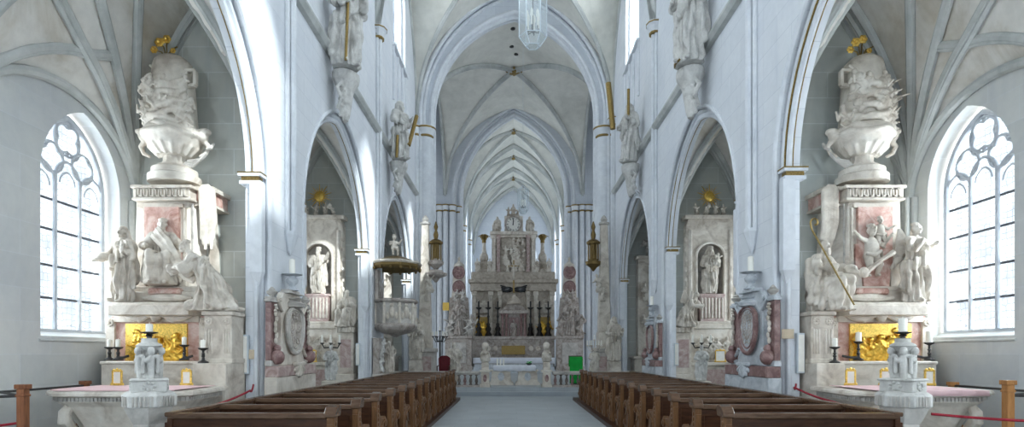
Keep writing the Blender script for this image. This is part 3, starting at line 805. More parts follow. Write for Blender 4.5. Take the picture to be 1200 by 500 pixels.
def make_figure(pose='stand', seed=0, **k):
    m = MB(); rn = random.Random(seed)
    hd = {q: k[q] for q in ('turn', 'nod', 'beard', 'hair', 'veil', 'mitre', 'crown') if q in k}
    if pose == 'stand':
        body_standing(m, seed=seed, w=k.get('w', 1), sway=k.get('sway', .02), cape=k.get('cape', True), knee=k.get('knee', 1))
        L = k.get('L', ((-.17, -.02, .64), (-.10, -.15, .60))); Rr = k.get('R', ((.17, -.01, .62), (.13, -.14, .70)))
        arm(m, (-.115, .005, .795), L[0], L[1], 1.05); arm(m, (.115, .005, .795), Rr[0], Rr[1], 1.05)
        head(m, (0, -.015, .935), **hd)
        if k.get('wings'): wings(m, **(k['wings'] if isinstance(k['wings'], dict) else {}))
        if k.get('child'):
            m.cap((.10, -.12, .66), (.11, -.14, .76), .045, .04); m.ball((.115, -.15, .825), .034, 9, 7)
            m.cap((.09, -.15, .66), (.03, -.19, .58), .026, .02); m.cap((.13, -.16, .66), (.12, -.2, .57), .026, .02); m.cap((.10, -.15, .76), (.03, -.19, .80), .02, .015); m.cap((.13, -.14, .76), (.19, -.17, .79), .02, .015)
    elif pose == 'sit':
        # throne height .30; total about .80 when seated, scaled by caller
        m.loft([(0, -.20, .0, .19, .12), (0, -.20, .04, .19, .13), (0, -.17, .2, .165, .13), (0, -.13, .30, .155, .16), (0, -.06, .36, .15, .17)], 34, 11, .07, seed)
        m.loft([(0, .02, .0, .17, .15), (0, .02, .3, .16, .14), (0, .02, .40, .13, .10), (0, .0, .50, .12, .09), (0, -.01, .60, .135, .092), (0, -.01, .66, .12, .08), (0, -.005, .71, .06, .05)], 30, 9, .05, seed)
        for sx in (-1, 1):
            m.cap((sx * .07, -.02, .36), (sx * .105, -.26, .37), .075, .065); m.cap((sx * .105, -.26, .37), (sx * .10, -.26, .06), .06, .045); m.ball((sx * .10, -.32, .02), (.032, .06, .022), 8, 5)
        m.cap((-.09, 0, .665), (.09, 0, .665), .056, .056); m.cap((0, 0, .69), (0, -.015, .755), .037, .034)
        for q in range(5): m.tube([(.14, -.02, .60 - .03 * q), (.10, -.16, .44 - .02 * q), (0, -.26, .38 - .03 * q), (-.13, -.22, .36 - .05 * q), (-.2, -.06, .22 - .04 * q)], .026, 8)
        for q in range(4): m.cap((.13 + .015 * q, .03 * q - .05, .62), (.21, -.10 + .05 * q, .06 + .05 * q), .036, .034)
        for q in range(4): m.cap((-.13 - .015 * q, .03 * q - .05, .62), (-.21, -.10 + .05 * q, .06 + .03 * q), .036, .034)
        L = k.get('L', ((-.19, -.06, .50), (-.10, -.20, .44))); Rr = k.get('R', ((.19, -.06, .50), (.12, -.20, .52)))
        arm(m, (-.12, 0, .655), L[0], L[1], 1.15); arm(m, (.12, 0, .655), Rr[0], Rr[1], 1.15)
        head(m, (0, -.03, .805), **hd)
        if k.get('wings'): wings(m, **k['wings'])
    elif pose == 'kneel':
        # kneeling, body bending forward (-y), long habit trailing behind
        m.loft([(0, .06, .0, .19, .30), (0, .06, .03, .185, .29), (0, .07, .15, .165, .24), (0, .06, .30, .14, .17), (0, .01, .42, .13, .125), (0, -.06, .52, .125, .11), (0, -.12, .60, .13, .10), (0, -.16, .66, .115, .085), (0, -.185, .70, .06, .055)], 36, 11, .06, seed)
        m.cap((-.07, .0, .12), (-.07, -.20, .07), .07, .06); m.cap((.07, .0, .12), (.075, -.20, .07), .07, .06)
        m.ball((-.06, .36, .04), (.03, .06, .03), 8, 5); m.ball((.07, .38, .04), (.03, .06, .03), 8, 5)
        m.cap((-.09, -.155, .655), (.09, -.155, .655), .056, .056); m.cap((0, -.18, .68), (0, -.225, .735), .04, .036)
        for q in range(4): m.cap((.10, -.09 + .05 * q, .60 - .05 * q), (.18, .05 + .08 * q, .05), .038, .04)
        for q in range(4): m.cap((-.10, -.09 + .05 * q, .60 - .05 * q), (-.18, .05 + .08 * q, .05), .038, .04)
        for q in range(3): m.tube([(.1, -.1, .62 - .05 * q), (.03, -.02, .66 - .06 * q), (-.1, -.08, .62 - .05 * q)], .03, 8)
        L = k.get('L', ((-.15, -.26, .50), (-.05, -.38, .50))); Rr = k.get('R', ((.15, -.26, .50), (.05, -.38, .52)))
        arm(m, (-.115, -.165, .65), L[0], L[1], 1.15); arm(m, (.115, -.165, .65), Rr[0], Rr[1], 1.15)
        head(m, (0, -.265, .785), **hd)
        if k.get('wings'): wings(m, **k['wings'])
    elif pose == 'putto':
        m.loft([(0, 0, .38, .10, .085), (0, 0, .44, .13, .11), (0, -.015, .54, .125, .115), (0, -.005, .64, .12, .10), (0, 0, .70, .10, .08), (0, 0, .74, .05, .05)], 20)
        Lg = k.get('legs', (((-.09, -.10, .22), (-.10, -.04, .04)), ((.09, -.12, .24), (.12, .02, .06))))
        for sx, (kn, ft) in zip((-1, 1), Lg):
            m.cap((sx * .06, 0, .40), kn, .085, .06); m.cap(kn, ft, .058, .04); ft = Vector(ft); m.cap(ft, ft + V3(0, -.08, -.015), .034, .026)
        L = k.get('L', ((-.20, -.05, .55), (-.24, -.16, .62))); Rr = k.get('R', ((.20, -.03, .60), (.27, -.12, .74)))
        for sx, (el, wr) in ((-1, L), (1, Rr)):
            m.cap((sx * .10, 0, .685), el, .05, .042); m.cap(el, wr, .042, .03); hand(m, wr, Vector(wr) - Vector(el), .026)
        m.cap((0, 0, .72), (0, -.01, .78), .04, .04)
        head(m, (0, -.015, .865), r=1.55, **hd)
        if k.get('wings', True): wings(m, (0, .08, .64), .30, .16, .16)
        if k.get('cloth', True): m.tube([(-.14, -.06, .44), (0, -.12, .40), (.14, -.05, .48), (.22, .04, .36), (.20, .06, .2)], [.03, .04, .04, .035, .02], 8)
    return m
def figure_mesh(h, voxel=.009, rz=0.0, fold=.012, tilt=0.0, **k):
    m = make_figure(**k)
    me = sculpt(m, voxel, 1, fold, k.get('seed', 0), nf=k.get('nf', 10), ztop=.84 if k.get('pose', 'stand') == 'stand' else .70)
    me.transform(Matrix.Rotation(rz, 4, 'Z') @ Matrix.Rotation(tilt, 4, 'Y') @ Matrix.Scale(h, 4))
    me.transform(Matrix.Translation((0, 0, .012 - min(v.co.z for v in me.vertices))))
    return me
def fig_part(name, parent, mat, loc, h, **k):
    """a carved figure as part of a thing, standing at a world point"""
    me = figure_mesh(h, **k)
    off = Vector((0, 0, 0)); p = parent
    while p is not None: off += Vector(p.location); p = p.parent
    me.transform(Matrix.Translation(Vector(loc) - off))
    return link(name, me, M[mat], parent, True, 180)
def fig_thing(name, label, cat, mat, loc, h, group=None, **k):
    me = figure_mesh(h, **k)
    o = link(name, me, M[mat], None, True, 180); o.location = loc
    tag(o, label, cat, group)
    return o
def cluster_mesh(spots, voxel, seed=0, fold=0.0):
    """a crowded carved group: small bodies, heads, limbs and cloth merged into one skin. spots: (x, y, z, size)"""
    rn = random.Random(seed); m = MB()
    for (x, y, z, h) in spots:
        a = rn.uniform(-.5, .5); dx = math.sin(a) * h * .3; top = Vector((x + dx, y - .1 * h, z + h * .72))
        hip = Vector((x, y, z + h * .35))
        m.cap((x - .1 * h, y, z + .05 * h), hip, .13 * h, .14 * h, 8); m.cap((x + .12 * h, y - .04 * h, z + .03 * h), hip, .12 * h, .14 * h, 8)
        m.cap(hip, top, .15 * h, .13 * h, 9)
        m.ball(top + V3(dx * .3, -.04 * h, .20 * h), (.085 * h, .095 * h, .105 * h), 9, 7)
        m.ball(top + V3(dx * .3, 0, .23 * h), (.095 * h, .09 * h, .09 * h), 8, 6)
        for sx in (-1, 1):
            el = top + V3(sx * .22 * h, -.06 * h, rn.uniform(-.25, .05) * h); hn = el + V3(rn.uniform(-.2, .25) * sx * h, -.12 * h, rn.uniform(-.05, .28) * h)
            m.cap(top + V3(sx * .11 * h, 0, 0), el, .06 * h, .05 * h, 7); m.cap(el, hn, .05 * h, .035 * h, 7); m.ball(hn, .045 * h, 6, 5)
        for q in range(4):
            t = rn.uniform(-.25, .25) * h
            m.tube([top + V3(t, -.12 * h, -.05 * h), hip + V3(-t, -.18 * h, 0), V3(x + t * 1.3, y - .12 * h, z + rn.uniform(0, .2) * h)], [.04 * h, .05 * h, .03 * h], 7)
    return m
# ---------------------------------------------------------------- pews
ORD = ['nearest the camera', 'second', 'third', 'fourth', 'fifth', 'sixth', 'seventh', 'eighth', 'ninth', 'tenth', 'eleventh', 'twelfth', 'thirteenth', 'furthest, next to the communion rail']
def disc(mb, x0, x1, y, z, r, n=12):
    mb.prism([(y + r * math.cos(2 * PI * i / n), z + r * math.sin(2 * PI * i / n)) for i in range(n)], 'x', x0, x1)
def make_pew(s):
    xi, xo = (-1.92, -3.60) if s < 0 else (2.03, 3.80)
    t = thing('pew', 'x', 'pew', ((xi + xo) / 2, 0, .09), 'wooden pews left of the aisle' if s < 0 else 'wooden pews right of the aisle')
    z0 = .09
    def bx(a, b, *r, **k):
        m = MB(); m.box(min(a, b), max(a, b), *r, **k); return m
    # aisle end: scrolled profile with a broad sloping cap
    e = MB(); x1 = xi + s * .075
    prof = [(-.04, z0), (-.04, .93), (.10, .95), (.085, .84), (.10, .77), (.16, .71), (.26, .665), (.38, .665), (.46, .69), (.505, .66), (.51, .61), (.47, .565), (.42, .54), (.405, .48), (.43, .42), (.48, .37), (.505, .30), (.49, .20), (.45, .15), (.50, z0)]
    e.prism(prof, 'x', xi, x1)
    ep = e.build('end_panel', M['oak'], t, bevel=.006)
    c = MB(); q0, q1 = xi - s * .022, x1 + s * .022
    c.prism([(-.06, .93), (-.06, .965), (.0, 1.035), (.10, 1.055), (.15, 1.03), (.15, .985), (.12, .93)], 'x', q0, q1)
    c.build('end_cap', M['rail'], ep, bevel=.008)
    v = MB(); f0, f1 = xi - s * .022, xi
    disc(v, f0, f1, .40, .60, .06); disc(v, f0 - s * .012, f1, .40, .60, .03); disc(v, f0, f1, .42, .27, .055); disc(v, f0 - s * .012, f1, .42, .27, .025)
    v.tube([(f1 - s * .008, y, z) for y, z in ((.03, .14), (.03, .40), (.08, .52), (.2, .58), (.33, .63))], .014, 6)
    v.tube([(f1 - s * .008, y, z) for y, z in ((.08, .14), (.2, .22), (.33, .22), (.40, .33), (.34, .42), (.22, .44), (.15, .52))], .014, 6)
    for k in range(5): v.ball((f1, .03, .62 + .06 * k), (.012, .028, .028), 8, 5)
    v.build('carving', M['oak'], ep, True)
    fp = bx(xi + s * .006, x1 - s * .006, -.052, -.04, .2, .86); fp.build('post_panel', M['oak'], ep)
    # back, rail, seat, kneeler and outer end
    b = bx(x1, xo, -.01, .015, .18, .90); bp = b.build('backrest', M['wood'], t)
    fr = MB()
    for (za, zb) in ((.16, .24), (.84, .915)): fr.box(min(x1, xo), max(x1, xo), -.026, .02, za, zb)
    for k in range(3):
        xx = x1 + (xo - x1) * k / 2; fr.box(xx - .04, xx + .04, -.024, .02, .2, .88)
    fr.build('frame', M['wood'], bp, bevel=.004)
    r = bx(x1, xo, -.055, .05, .915, .975); r.build('top_rail', M['rail'], t, bevel=.012)
    bx(x1, xo, .0, .40, .44, .475).build('seat', M['wood'], t, bevel=.006)
    bx(x1, xo, .36, .39, .14, .44).build('seat_apron', M['wood'], t)
    bx(x1 + s * .02, xo - s * .08, -.24, -.06, .24, .27).build('kneeler', M['wood'], t)
    o = MB(); o.box(min(xo, xo - s * .05), max(xo, xo - s * .05), -.045, .84, z0, .94); op = o.build('outer_panel', M['wood'], t)
    m = bx(xo + s * .025, xo - s * .07, -.06, .875, .94, .985); m.build('panel_rail', M['rail'], op, bevel=.01)
    return t, bp
LR = {-1: 'left', 1: 'right'}
for s in (-1, 1):
    proto, bp = make_pew(s)
    for i in range(14):
        lab = ('dark oak pew with carved end %s of the aisle, %s' % (LR[s], ORD[i])) if i in (0, 13) else ('dark oak pew with carved end %s of the aisle, %s row counted from the camera' % (LR[s], ORD[i]))
        o = proto if i == 0 else copy_tree(proto)
        o.location = (proto.location.x, 5.9 + .945 * i, .09); o['label'] = lab
    # only the backs of the two last rows carry light inlay
    il = MB()
    xs = [(-2.55, 0), (-2.75, 1), (-2.95, 0), (-3.2, 0)] if s < 0 else [(2.6, 0), (2.8, 1), (3.0, 0)]
    for x, kd in xs:
        z = .66
        if kd: il.tube([(x - .06, -.012, z), (x, -.012, z + .07), (x + .06, -.012, z), (x, -.012, z - .07)], .007, 4, closed=True)
        else: il.tube([(x - .04, -.012, z + .06), (x + .03, -.012, z), (x - .04, -.012, z - .06)], .007, 4)
    nb = [c for c in proto.children if c.name.startswith('backrest')][0]
    il_o = il.build('inlay', M['oak'], None); il_o.parent = nb
    il_o.data.transform(Matrix.Translation(-Vector((proto.location.x, 0, .09))))
# the two plastic folders left on pew ends
def folder_box(x, y, mat, label):
    t = thing('document_box', label, 'box', (x, y, .48))
    b = MB(); b.box(x - .10, x + .10, y - .05, y + .22, .48, .50); b.box(x - .10, x - .085, y - .05, y + .22, .50, .66); b.box(x + .085, x + .10, y - .05, y + .22, .50, .66); b.box(x - .085, x + .085, y + .205, y + .22, .50, .70)
    b.build('tray', M[mat], t, bevel=.004)
    for k in range(5):
        p = MB(); p.box(x - .08, x + .08, y - .02 + .04 * k, y - .005 + .04 * k, .50, .63 + .008 * k); p.build('booklet', M['paper' if k % 2 else mat], t)
folder_box(-2.16, 5.9 + .945 * 2 + .12, 'lilac', 'lilac grey box of booklets on a pew seat left of aisle')
folder_box(2.27, 5.9 + .945 * 2 + .12, 'blue', 'blue box of booklets on a pew seat right of aisle')

# ---------------------------------------------------------------- communion rail, chancel furniture
def balustrade(x0, x1, label):
    y = 21.52
    t = thing('communion_rail', label, 'railing', ((x0 + x1) / 2, y, FZ), 'communion rail')
    m = MB(); m.box(x0, x1, y - .14, y + .14, .80, .885); m.box(x0, x1, y - .10, y + .10, .76, .80); m.build('top_rail', M['alab_g'], t, bevel=.01)
    m = MB(); m.box(x0, x1, y - .13, y + .13, FZ, .38); m.build('plinth', M['alab_d'], t)
    n = int((x1 - x0) / .21)
    for k in range(n):
        b = MB(); b.lathe([(.06, .38), (.06, .41), (.035, .43), (.062, .52), (.055, .58), (.03, .66), (.028, .71), (.055, .73), (.055, .76)], (x0 + (x1 - x0) * (k + .5) / n, y, 0), 10)
        b.build('baluster', M['darkstone' if k % 3 else 'red'], t, True)
balustrade(-4.55, -1.33, 'stone balustrade closing the chancel, left of the central opening')
balustrade(1.375, 4.55, 'stone balustrade closing the chancel, right of the central opening')
for px, w in ((568.5, 'left'), (640.5, 'right')):
    x = wx(px, 21.5); y = 21.5
    t = thing('gate_post', 'stone post with red panel and carved bust, %s of the chancel opening' % w, 'post', (x, y, FZ))
    m = MB(); m.box(x - .19, x + .19, y - .19, y + .19, FZ, .42); m.box(x - .15, x + .15, y - .15, y + .15, .42, .86); m.box(x - .2, x + .2, y - .2, y + .2, .86, .94); m.build('pillar', M['alab'], t, bevel=.012)
    m = MB(); m.prism([(x + .07 * math.cos(2 * PI * i / 16), .63 + .14 * math.sin(2 * PI * i / 16)) for i in range(16)], 'y', y - .165, y - .15); m.build('inset_panel', M['red'], t)
    m = MB(); m.box(x - .13, x + .13, y - .13, y + .13, .94, 1.22); m.build('bust_plinth', M['alab'], t, bevel=.012)
    m = MB(); m.lathe([(.10, 1.2), (.16, 1.26), (.19, 1.4), (.17, 1.55), (.10, 1.66)], (x, y, 0), 12); m.ball((x, y - .02, 1.78), (.12, .13, .15), 10, 8); m.ball((x, y + .03, 1.84), (.14, .13, .13), 10, 7)
    for k in range(14): m.ball((x + .16 * math.cos(k * .9), y + .16 * math.sin(k * .9), 1.3 + .02 * k), .05, 7, 5)
    me = sculpt(m, .022, 1); me.transform(Matrix.Translation((-x, -y, -FZ))); link('bust', me, M['statue'], t, True, 180)
# celebration altar
def mensa():
    y = 23.0; x0, x1 = wx(578.5, y), wx(627, y); cx = (x0 + x1) / 2
    t = thing('altar_table', 'small free-standing altar with white cloth inside the chancel rail', 'altar', (cx, y, FZ))
    for e in (-1, 1):
        b = MB(); a = cx + e * .52
        b.prism([(a - .50, FZ), (a + .50, FZ), (a + .46, .42), (a + .40, .44), (a + .36, .8), (a + .44, .9), (a - .44, .9), (a - .36, .8), (a - .40, .44), (a - .46, .42)], 'y', y - .35, y + .35)
        bo = b.build('pedestal', M['alab_w'], t, bevel=.01)
        f = MB(); f.prism([(a + .13 * math.cos(2 * PI * i / 8), .64 + .17 * math.sin(2 * PI * i / 8)) for i in range(8)], 'y', y - .365, y - .35); f.build('panel', M['greym'], bo)
    m = MB(); m.box(x0 + .03, x1 - .03, y - .42, y + .42, .9, 1.05); m.build('slab', M['alab_w'], t, bevel=.01)
    c = MB(); n = 40
    vs, fs = [], []
    for i in range(n + 1):
        x = x0 + (x1 - x0) * i / n; w = .012 * math.sin(i * 1.1)
        for (yy, zz) in ((y - .47 + w, .86 + .01 * math.sin(i * .7)), (y - .45, 1.058), (y + .45, 1.062), (y + .47, .86)): vs.append((x, yy, zz))
    for i in range(n):
        for j in range(3): fs.append((i * 4 + j, (i + 1) * 4 + j, (i + 1) * 4 + j + 1, i * 4 + j + 1))
    c.add(vs, fs)
    o = c.build('altar_cloth', M['cloth'], smooth=True); sm = o.modifiers.new('s', 'SOLIDIFY'); sm.thickness = .012; sm.offset = 1
    tag(o, 'white cloth lying over the small free-standing altar', 'cloth')
    for k, px in enumerate((583.0, 586.5, 590.2)):
        q = wx(px, y); m = MB(); m.lathe([(.045, 0), (.045, .015), (.032, .02), (.032, .25), (.028, .262), (.004, .265), (.003, .285)], (q, y - .2, 1.075), 12)
        tag(m.build('altar_candle', M['candle'], smooth=True), 'white candle on the small altar, %s from the left' % ('first', 'second', 'third')[k], 'candle', 'three candles on the small altar')
    q = wx(620, y); t2 = thing('plant_bowl', 'small dark bowl with green leaves on the small altar', 'plant', (q, y, 1.075))
    m = MB(); m.lathe([(.05, 0), (.09, .02), (.12, .08), (.11, .085), (.05, .05)], (q, y, 1.075), 14); m.build('bowl', M['iron'], t2, True)
    m = MB(); rn = random.Random(4)
    for k in range(26):
        a = rn.uniform(0, 6.28); r = rn.uniform(.02, .13); m.ball((q + r * math.cos(a), y + r * math.sin(a), 1.17 + rn.uniform(-.02, .06)), (.03, .02, .012), 6, 4)
    m.build('leaves', M['green'], t2, True)
mensa()
def lectern():
    y = 23.6; x0, x1 = wx(667, y), wx(682, y); cx = (x0 + x1) / 2
    t = thing('lectern', 'lectern hung with a bright green cloth right of the altar', 'lectern', (cx, y, FZ))
    m = MB(); m.box(cx - .2, cx + .2, y - .2, y + .2, FZ, .36); m.box(cx - .05, cx + .05, y - .05, y + .05, .36, 1.28); m.build('stand', M['iron'], t)
    m = MB(); m.prism([(y - .22, 1.26), (y + .2, 1.42), (y + .2, 1.45), (y - .22, 1.29)], 'x', cx - .27, cx + .27); m.build('book_rest', M['wood'], t)
    c = MB(); n = 16; vs, fs = [], []
    for i in range(n + 1):
        x = x0 + (x1 - x0) * i / n; w = .012 * math.sin(i * 1.3)
        for (yy, zz) in ((y - .25 + w, .35), (y - .25 + w, .8), (y - .24, 1.40), (y + .22, 1.42), (y + .23, 1.0)): vs.append((x, yy, zz))
    for i in range(n):
        for j in range(4): fs.append((i * 5 + j, (i + 1) * 5 + j, (i + 1) * 5 + j + 1, i * 5 + j + 1))
    c.add(vs, fs); o = c.build('cloth_hanging', M['green'], t, True); sm = o.modifiers.new('s', 'SOLIDIFY'); sm.thickness = .012
lectern()
def red_chair(px, d, label):
    x, y = wx(px, d), d
    t = thing('chair', label, 'chair', (x, y, FZ))
    for a in (-.2, .2):
        for b in (-.2, .2):
            m = MB(); m.tube([(x + a, y + b, FZ), (x + a, y + b, FZ + .42)], .025, 6); m.build('leg', M['wood'], t)
    m = MB(); m.box(x - .25, x + .25, y - .25, y + .25, FZ + .40, FZ + .50); m.build('seat', M['redchair'], t, bevel=.03)
    m = MB(); m.prism([(x - .24, FZ + .5), (x + .24, FZ + .5), (x + .25, FZ + 1.05), (x + .12, FZ + 1.15), (x - .12, FZ + 1.15), (x - .25, FZ + 1.05)], 'y', y + .2, y + .27); m.build('backrest', M['redchair'], t, bevel=.02)
    for a in (-.25, .25):
        m = MB(); m.tube([(x + a, y - .2, FZ + .48), (x + a, y - .2, FZ + .70), (x + a, y + .22, FZ + .72)], .025, 6); m.build('armrest', M['wood'], t)
red_chair(520, 24.6, 'dark red upholstered armchair left of the chancel beside the railing')
# ---------------------------------------------------------------- shared ornaments
def mir(p, s): return Vector((p[0] * (-s), p[1], p[2]))          # the left side is measured, the right side is its mirror
def frustum(mb, plan0, z0, plan1, z1):
    n = len(plan0); b = len(mb.v)
    mb.v.extend([(x, y, z0) for x, y in plan0] + [(x, y, z1) for x, y in plan1])
    mb.f.extend([tuple(b + i for i in range(n))[::-1], tuple(b + n + i for i in range(n))] + [(b + i, b + (i + 1) % n, b + n + (i + 1) % n, b + n + i) for i in range(n)])
def candlestick(x, y, z, h, label, ch=.13, cr=.04, group=None, arm=0):
    """black iron pricket stand with a white candle"""
    t = thing('candlestick', label, 'candlestick', (x, y, z), group)
    m = MB(); m.lathe([(.085, 0), (.085, .02), (.03, .05), (.022, .10), (.034, .12), (.022, .14), (.02, h * .55), (.035, h * .6), (.02, h * .65), (.02, h - .05), (.075, h - .02), (.085, h), (.03, h)], (x, y, z), 12)
    if arm: m.tube([(x, y, z + .05), (x + arm * .5, y - .02, z + .05), (x + arm, y - .02, z + .08)], .022, 6)
    m.build('stem', M['iron'], t, True)
    c = MB(); c.lathe([(cr, h), (cr, h + ch), (cr * .8, h + ch + .006), (.004, h + ch + .004), (.003, h + ch + .03)], (x, y, z), 12); c.build('candle', M['candle'], t, True)
    return t
def altar_card(x, y, z, w, h, label, s=1, lean=.1):
    t = thing('altar_card', label, 'picture frame', (x, y, z), 'gilt framed cards on the side altars')
    f = MB(); b = .028
    f.box(x - w / 2, x + w / 2, y, y + .03, z, z + b * 1.4); f.box(x - w / 2, x + w / 2, y, y + .03, z + h - b, z + h)
    f.box(x - w / 2, x - w / 2 + b, y, y + .03, z, z + h); f.box(x + w / 2 - b, x + w / 2, y, y + .03, z, z + h)
    for k in (-1, 0, 1): f.ball((x + k * w * .3, y + .015, z + h + (.012 if k == 0 else 0)), (w * .14, .018, .025), 8, 5)
    for e in (-1, 1): f.ball((x + e * w * .5, y + .015, z + .02), (.03, .02, .03), 8, 5)
    f.build('gilt_frame', M['gold'], t, bevel=.006)
    p = MB(); p.box(x - w / 2 + b, x + w / 2 - b, y + .012, y + .02, z + b, z + h - b); p.build('card', M['paper'], t)
def rosette(mb, x, y, z, r):
    for k in range(8): mb.ball((x + r * .6 * math.cos(k * PI / 4), y, z + r * .6 * math.sin(k * PI / 4)), (r * .34, r * .25, r * .34), 7, 5)
    mb.ball((x, y - r * .15, z), r * .32, 8, 5)
def meander(mb, x0, x1, y, z0, z1, n, th=.02):
    """running key pattern of raised fillets"""
    w = (x1 - x0) / n; t = (z1 - z0) * .16
    for k in range(n):
        a = x0 + w * k
        mb.box(a, a + w * .22, y - th, y, z0, z1); mb.box(a, a + w * .62, y - th, y, z1 - t, z1)
        mb.box(a + w * .44, a + w * .64, y - th, y, z0, z1); mb.box(a + w * .44, a + w, y - th, y, z0, z0 + t)
def swag(mb, a, b, sag, r):
    a, b = Vector(a), Vector(b); pts = []
    for i in range(9):
        t = i / 8; p = a.lerp(b, t); p.z -= sag * 4 * t * (1 - t); pts.append(p)
    mb.tube(pts, [r * (.5 + .9 * math.sin(PI * i / 8)) for i in range(9)], 8)

# ---------------------------------------------------------------- the two great side altars in the first bay
def side_altar(s):
    W = 'left' if s < 0 else 'right'
    def Q(px, py, d): return mir(at(px, py, d), s)
    def bxp(m, pxa, pxb, pya, pyb, da, db, ref=None, z0=None):
        """box between two pixel columns and rows as seen at its front depth"""
        r = ref or da
        xa, xb = sorted((Q(pxa, 0, r).x, Q(pxb, 0, r).x)); za, zb = wz(pyb, r), wz(pya, r)
        m.box(xa, xb, da, db, za if z0 is None else z0, zb); return m
    WY = 11.79
    base = Q(190, 400, 11.0); base.z = 0
    t = thing('side_altar', 'tall marble altar with obelisk, urn and gilt relief in the %s aisle' % W, 'altar', base)
    m = MB(); bxp(m, 118, 246, 425, 500, 10.3, WY, z0=0)
    bxp(m, 116, 248, 423, 427, 10.27, WY)
    m.build('plinth', M['alab_w'], t, bevel=.015)
    m = MB(); xa, xb = sorted((-s * -5.70, -s * -5.12)); ya, yb = sorted((-s * -5.54, -s * (-4.98 if s < 0 else -5.06)))
    m.box(xa, xb, 10.56, WY - .02, 0, 1.40); m.box(ya, yb, 9.86, 10.56, 0, 1.40); m.box(ya, yb, 9.76, 9.86, 0, 1.0); m.build('side_plinth', M['alab'], t, bevel=.012)
    # retable: pink marble, gilt relief
    m = MB(); bxp(m, 131, 243, 370, 424, 10.75, WY); m.build('retable', M['pink'], t)
    m = MB()
    bxp(m, 124, 134, 372, 424, 10.70, WY); bxp(m, 233, 245, 372, 424, 10.70, WY - .03)
    bxp(m, 134, 233, 370, 377, 10.68, 10.76)
    for px in (129, 239): rosette(m, Q(px, 378, 10.69).x, 10.68, wz(378, 10.69), .08)
    m.build('pilaster', M['alab'], t)
    m = MB(); bxp(m, 147, 219, 379, 425, 10.71, 10.76); gp = m.build('gilt_panel', M['gold'], t)
    rn = random.Random(5 + s); spots = []
    xa, xb = sorted((Q(147, 0, 10.7).x, Q(219, 0, 10.7).x)); za, zb = wz(425, 10.7), wz(379, 10.7)
    for k in range(9):
        u = (k + .5) / 9
        spots.append((xa + .1 + (xb - xa - .2) * u, 10.71, za + rn.uniform(.0, .08), rn.uniform(.40, .50)))
    g = cluster_mesh(spots, .014, 7 + s)
    for v in range(len(g.v)): x, y, z = g.v[v]; g.v[v] = (x, 10.71 + (y - 10.71) * .9, z)
    for k in range(26):          # tree and clouds behind
        a = rn.uniform(0, 6.28); r = rn.uniform(0, .17); cx = xa + .25 if s < 0 else xb - .22
        g.ball((cx + r * math.cos(a), 10.70, zb - .25 + r * math.sin(a)), (.05, .03, .05), 7, 5)
    me = sculpt(g, .014, 1); off = Vector(t.location); me.transform(Matrix.Translation(-off)); link('gilt_relief', me, M['relief'], gp, True, 180)
    # slab over the retable with a garlanded head
    m = MB(); bxp(m, 138, 230, 358, 370, 10.36, WY - .02, ref=10.62); bxp(m, 140, 229, 355, 359, 10.40, WY - .02, ref=10.62); m.build('cornice_slab', M['alab_w'], t, bevel=.012)
    m = MB(); c = Q(183, 370, 10.6)
    m.ball(c, (.10, .09, .12), 10, 7); m.ball(c + V3(0, .02, .06), (.14, .08, .08), 9, 6)
    for e in (-1, 1): swag(m, c + V3(e * .08, 0, .02), c + V3(e * .62, .05, .0), .05, .05); m.cap(c + V3(e * .1, 0, .03), c + V3(e * .3, 0, -.10), .05, .03)
    me = sculpt(m, .016, 1); me.transform(Matrix.Translation(-off)); link('mask', me, M['alab'], t, True, 180)
    # body: two blocks then the tall chamfered pier
    m = MB(); bxp(m, 152, 236, 341, 357, 10.80, WY - .02); bxp(m, 155, 234, 335, 342, 10.86, WY - .02); m.build('socle', M['alab_w'], t, bevel=.02)
    def plan(xl, xc, xr, d): return [(Q(xl, 0, d).x, d), (Q(xc, 0, d).x, d), (Q(xr, 0, d + .4).x, d + .4), (Q(xr, 0, d + .4).x, WY - .04), (Q(xl, 0, d).x, WY - .04)]
    m = MB(); frustum(m, plan(157, 222, 247, 10.95), wz(336, 10.95), plan(160, 220, 244, 10.98), wz(228, 10.95)); bo = m.build('obelisk_body', M['alab_w'], t, bevel=.015)
    m = MB()
    P = [(171, 243), (211, 243), (211, 286), (214, 286), (214, 312), (206, 318), (204, 337), (175, 337), (173, 316), (171, 310)]
    m.prism([(Q(px, 0, 10.95).x, wz(py, 10.95)) for px, py in P], 'y', 10.90, 10.97); m.build('pink_panel', M['pink'], bo)
    m = MB()
    bxp(m, 168, 214, 238, 243, 10.92, 10.99); bxp(m, 168, 171, 243, 340, 10.91, 10.98); bxp(m, 214.5, 217, 243, 340, 10.91, 10.98)
    a, b = Q(224, 0, 11.05), Q(243, 0, 11.3)
    m.build('panel_frame', M['alab'], bo)
    # sunk side panel on the chamfer
    m = MB(); p0, p1 = Q(225, 0, 11.0), Q(244, 0, 11.33)
    u = Vector((p1.x - p0.x, p1.y - p0.y, 0)); nrm = Vector((u.y, -u.x, 0)).normalized() * .02 * (1 if s < 0 else -1)
    for (f0, f1, z0, z1) in ((.0, .06, 1, 3.6), (.9, .97, 1, 3.6)):
        q0, q1 = p0 + u * f0, p0 + u * f1
        zz0, zz1 = wz(330, 11.1), wz(240, 11.1)
        frustum(m, [(q0.x - nrm.x, q0.y - nrm.y), (q1.x - nrm.x, q1.y - nrm.y), (q1.x + nrm.x, q1.y + nrm.y), (q0.x + nrm.x, q0.y + nrm.y)], zz0, [(q0.x - nrm.x, q0.y - nrm.y), (q1.x - nrm.x, q1.y - nrm.y), (q1.x + nrm.x, q1.y + nrm.y), (q0.x + nrm.x, q0.y + nrm.y)], zz1)
    m.build('edge_strip', M['alab_g'], bo)
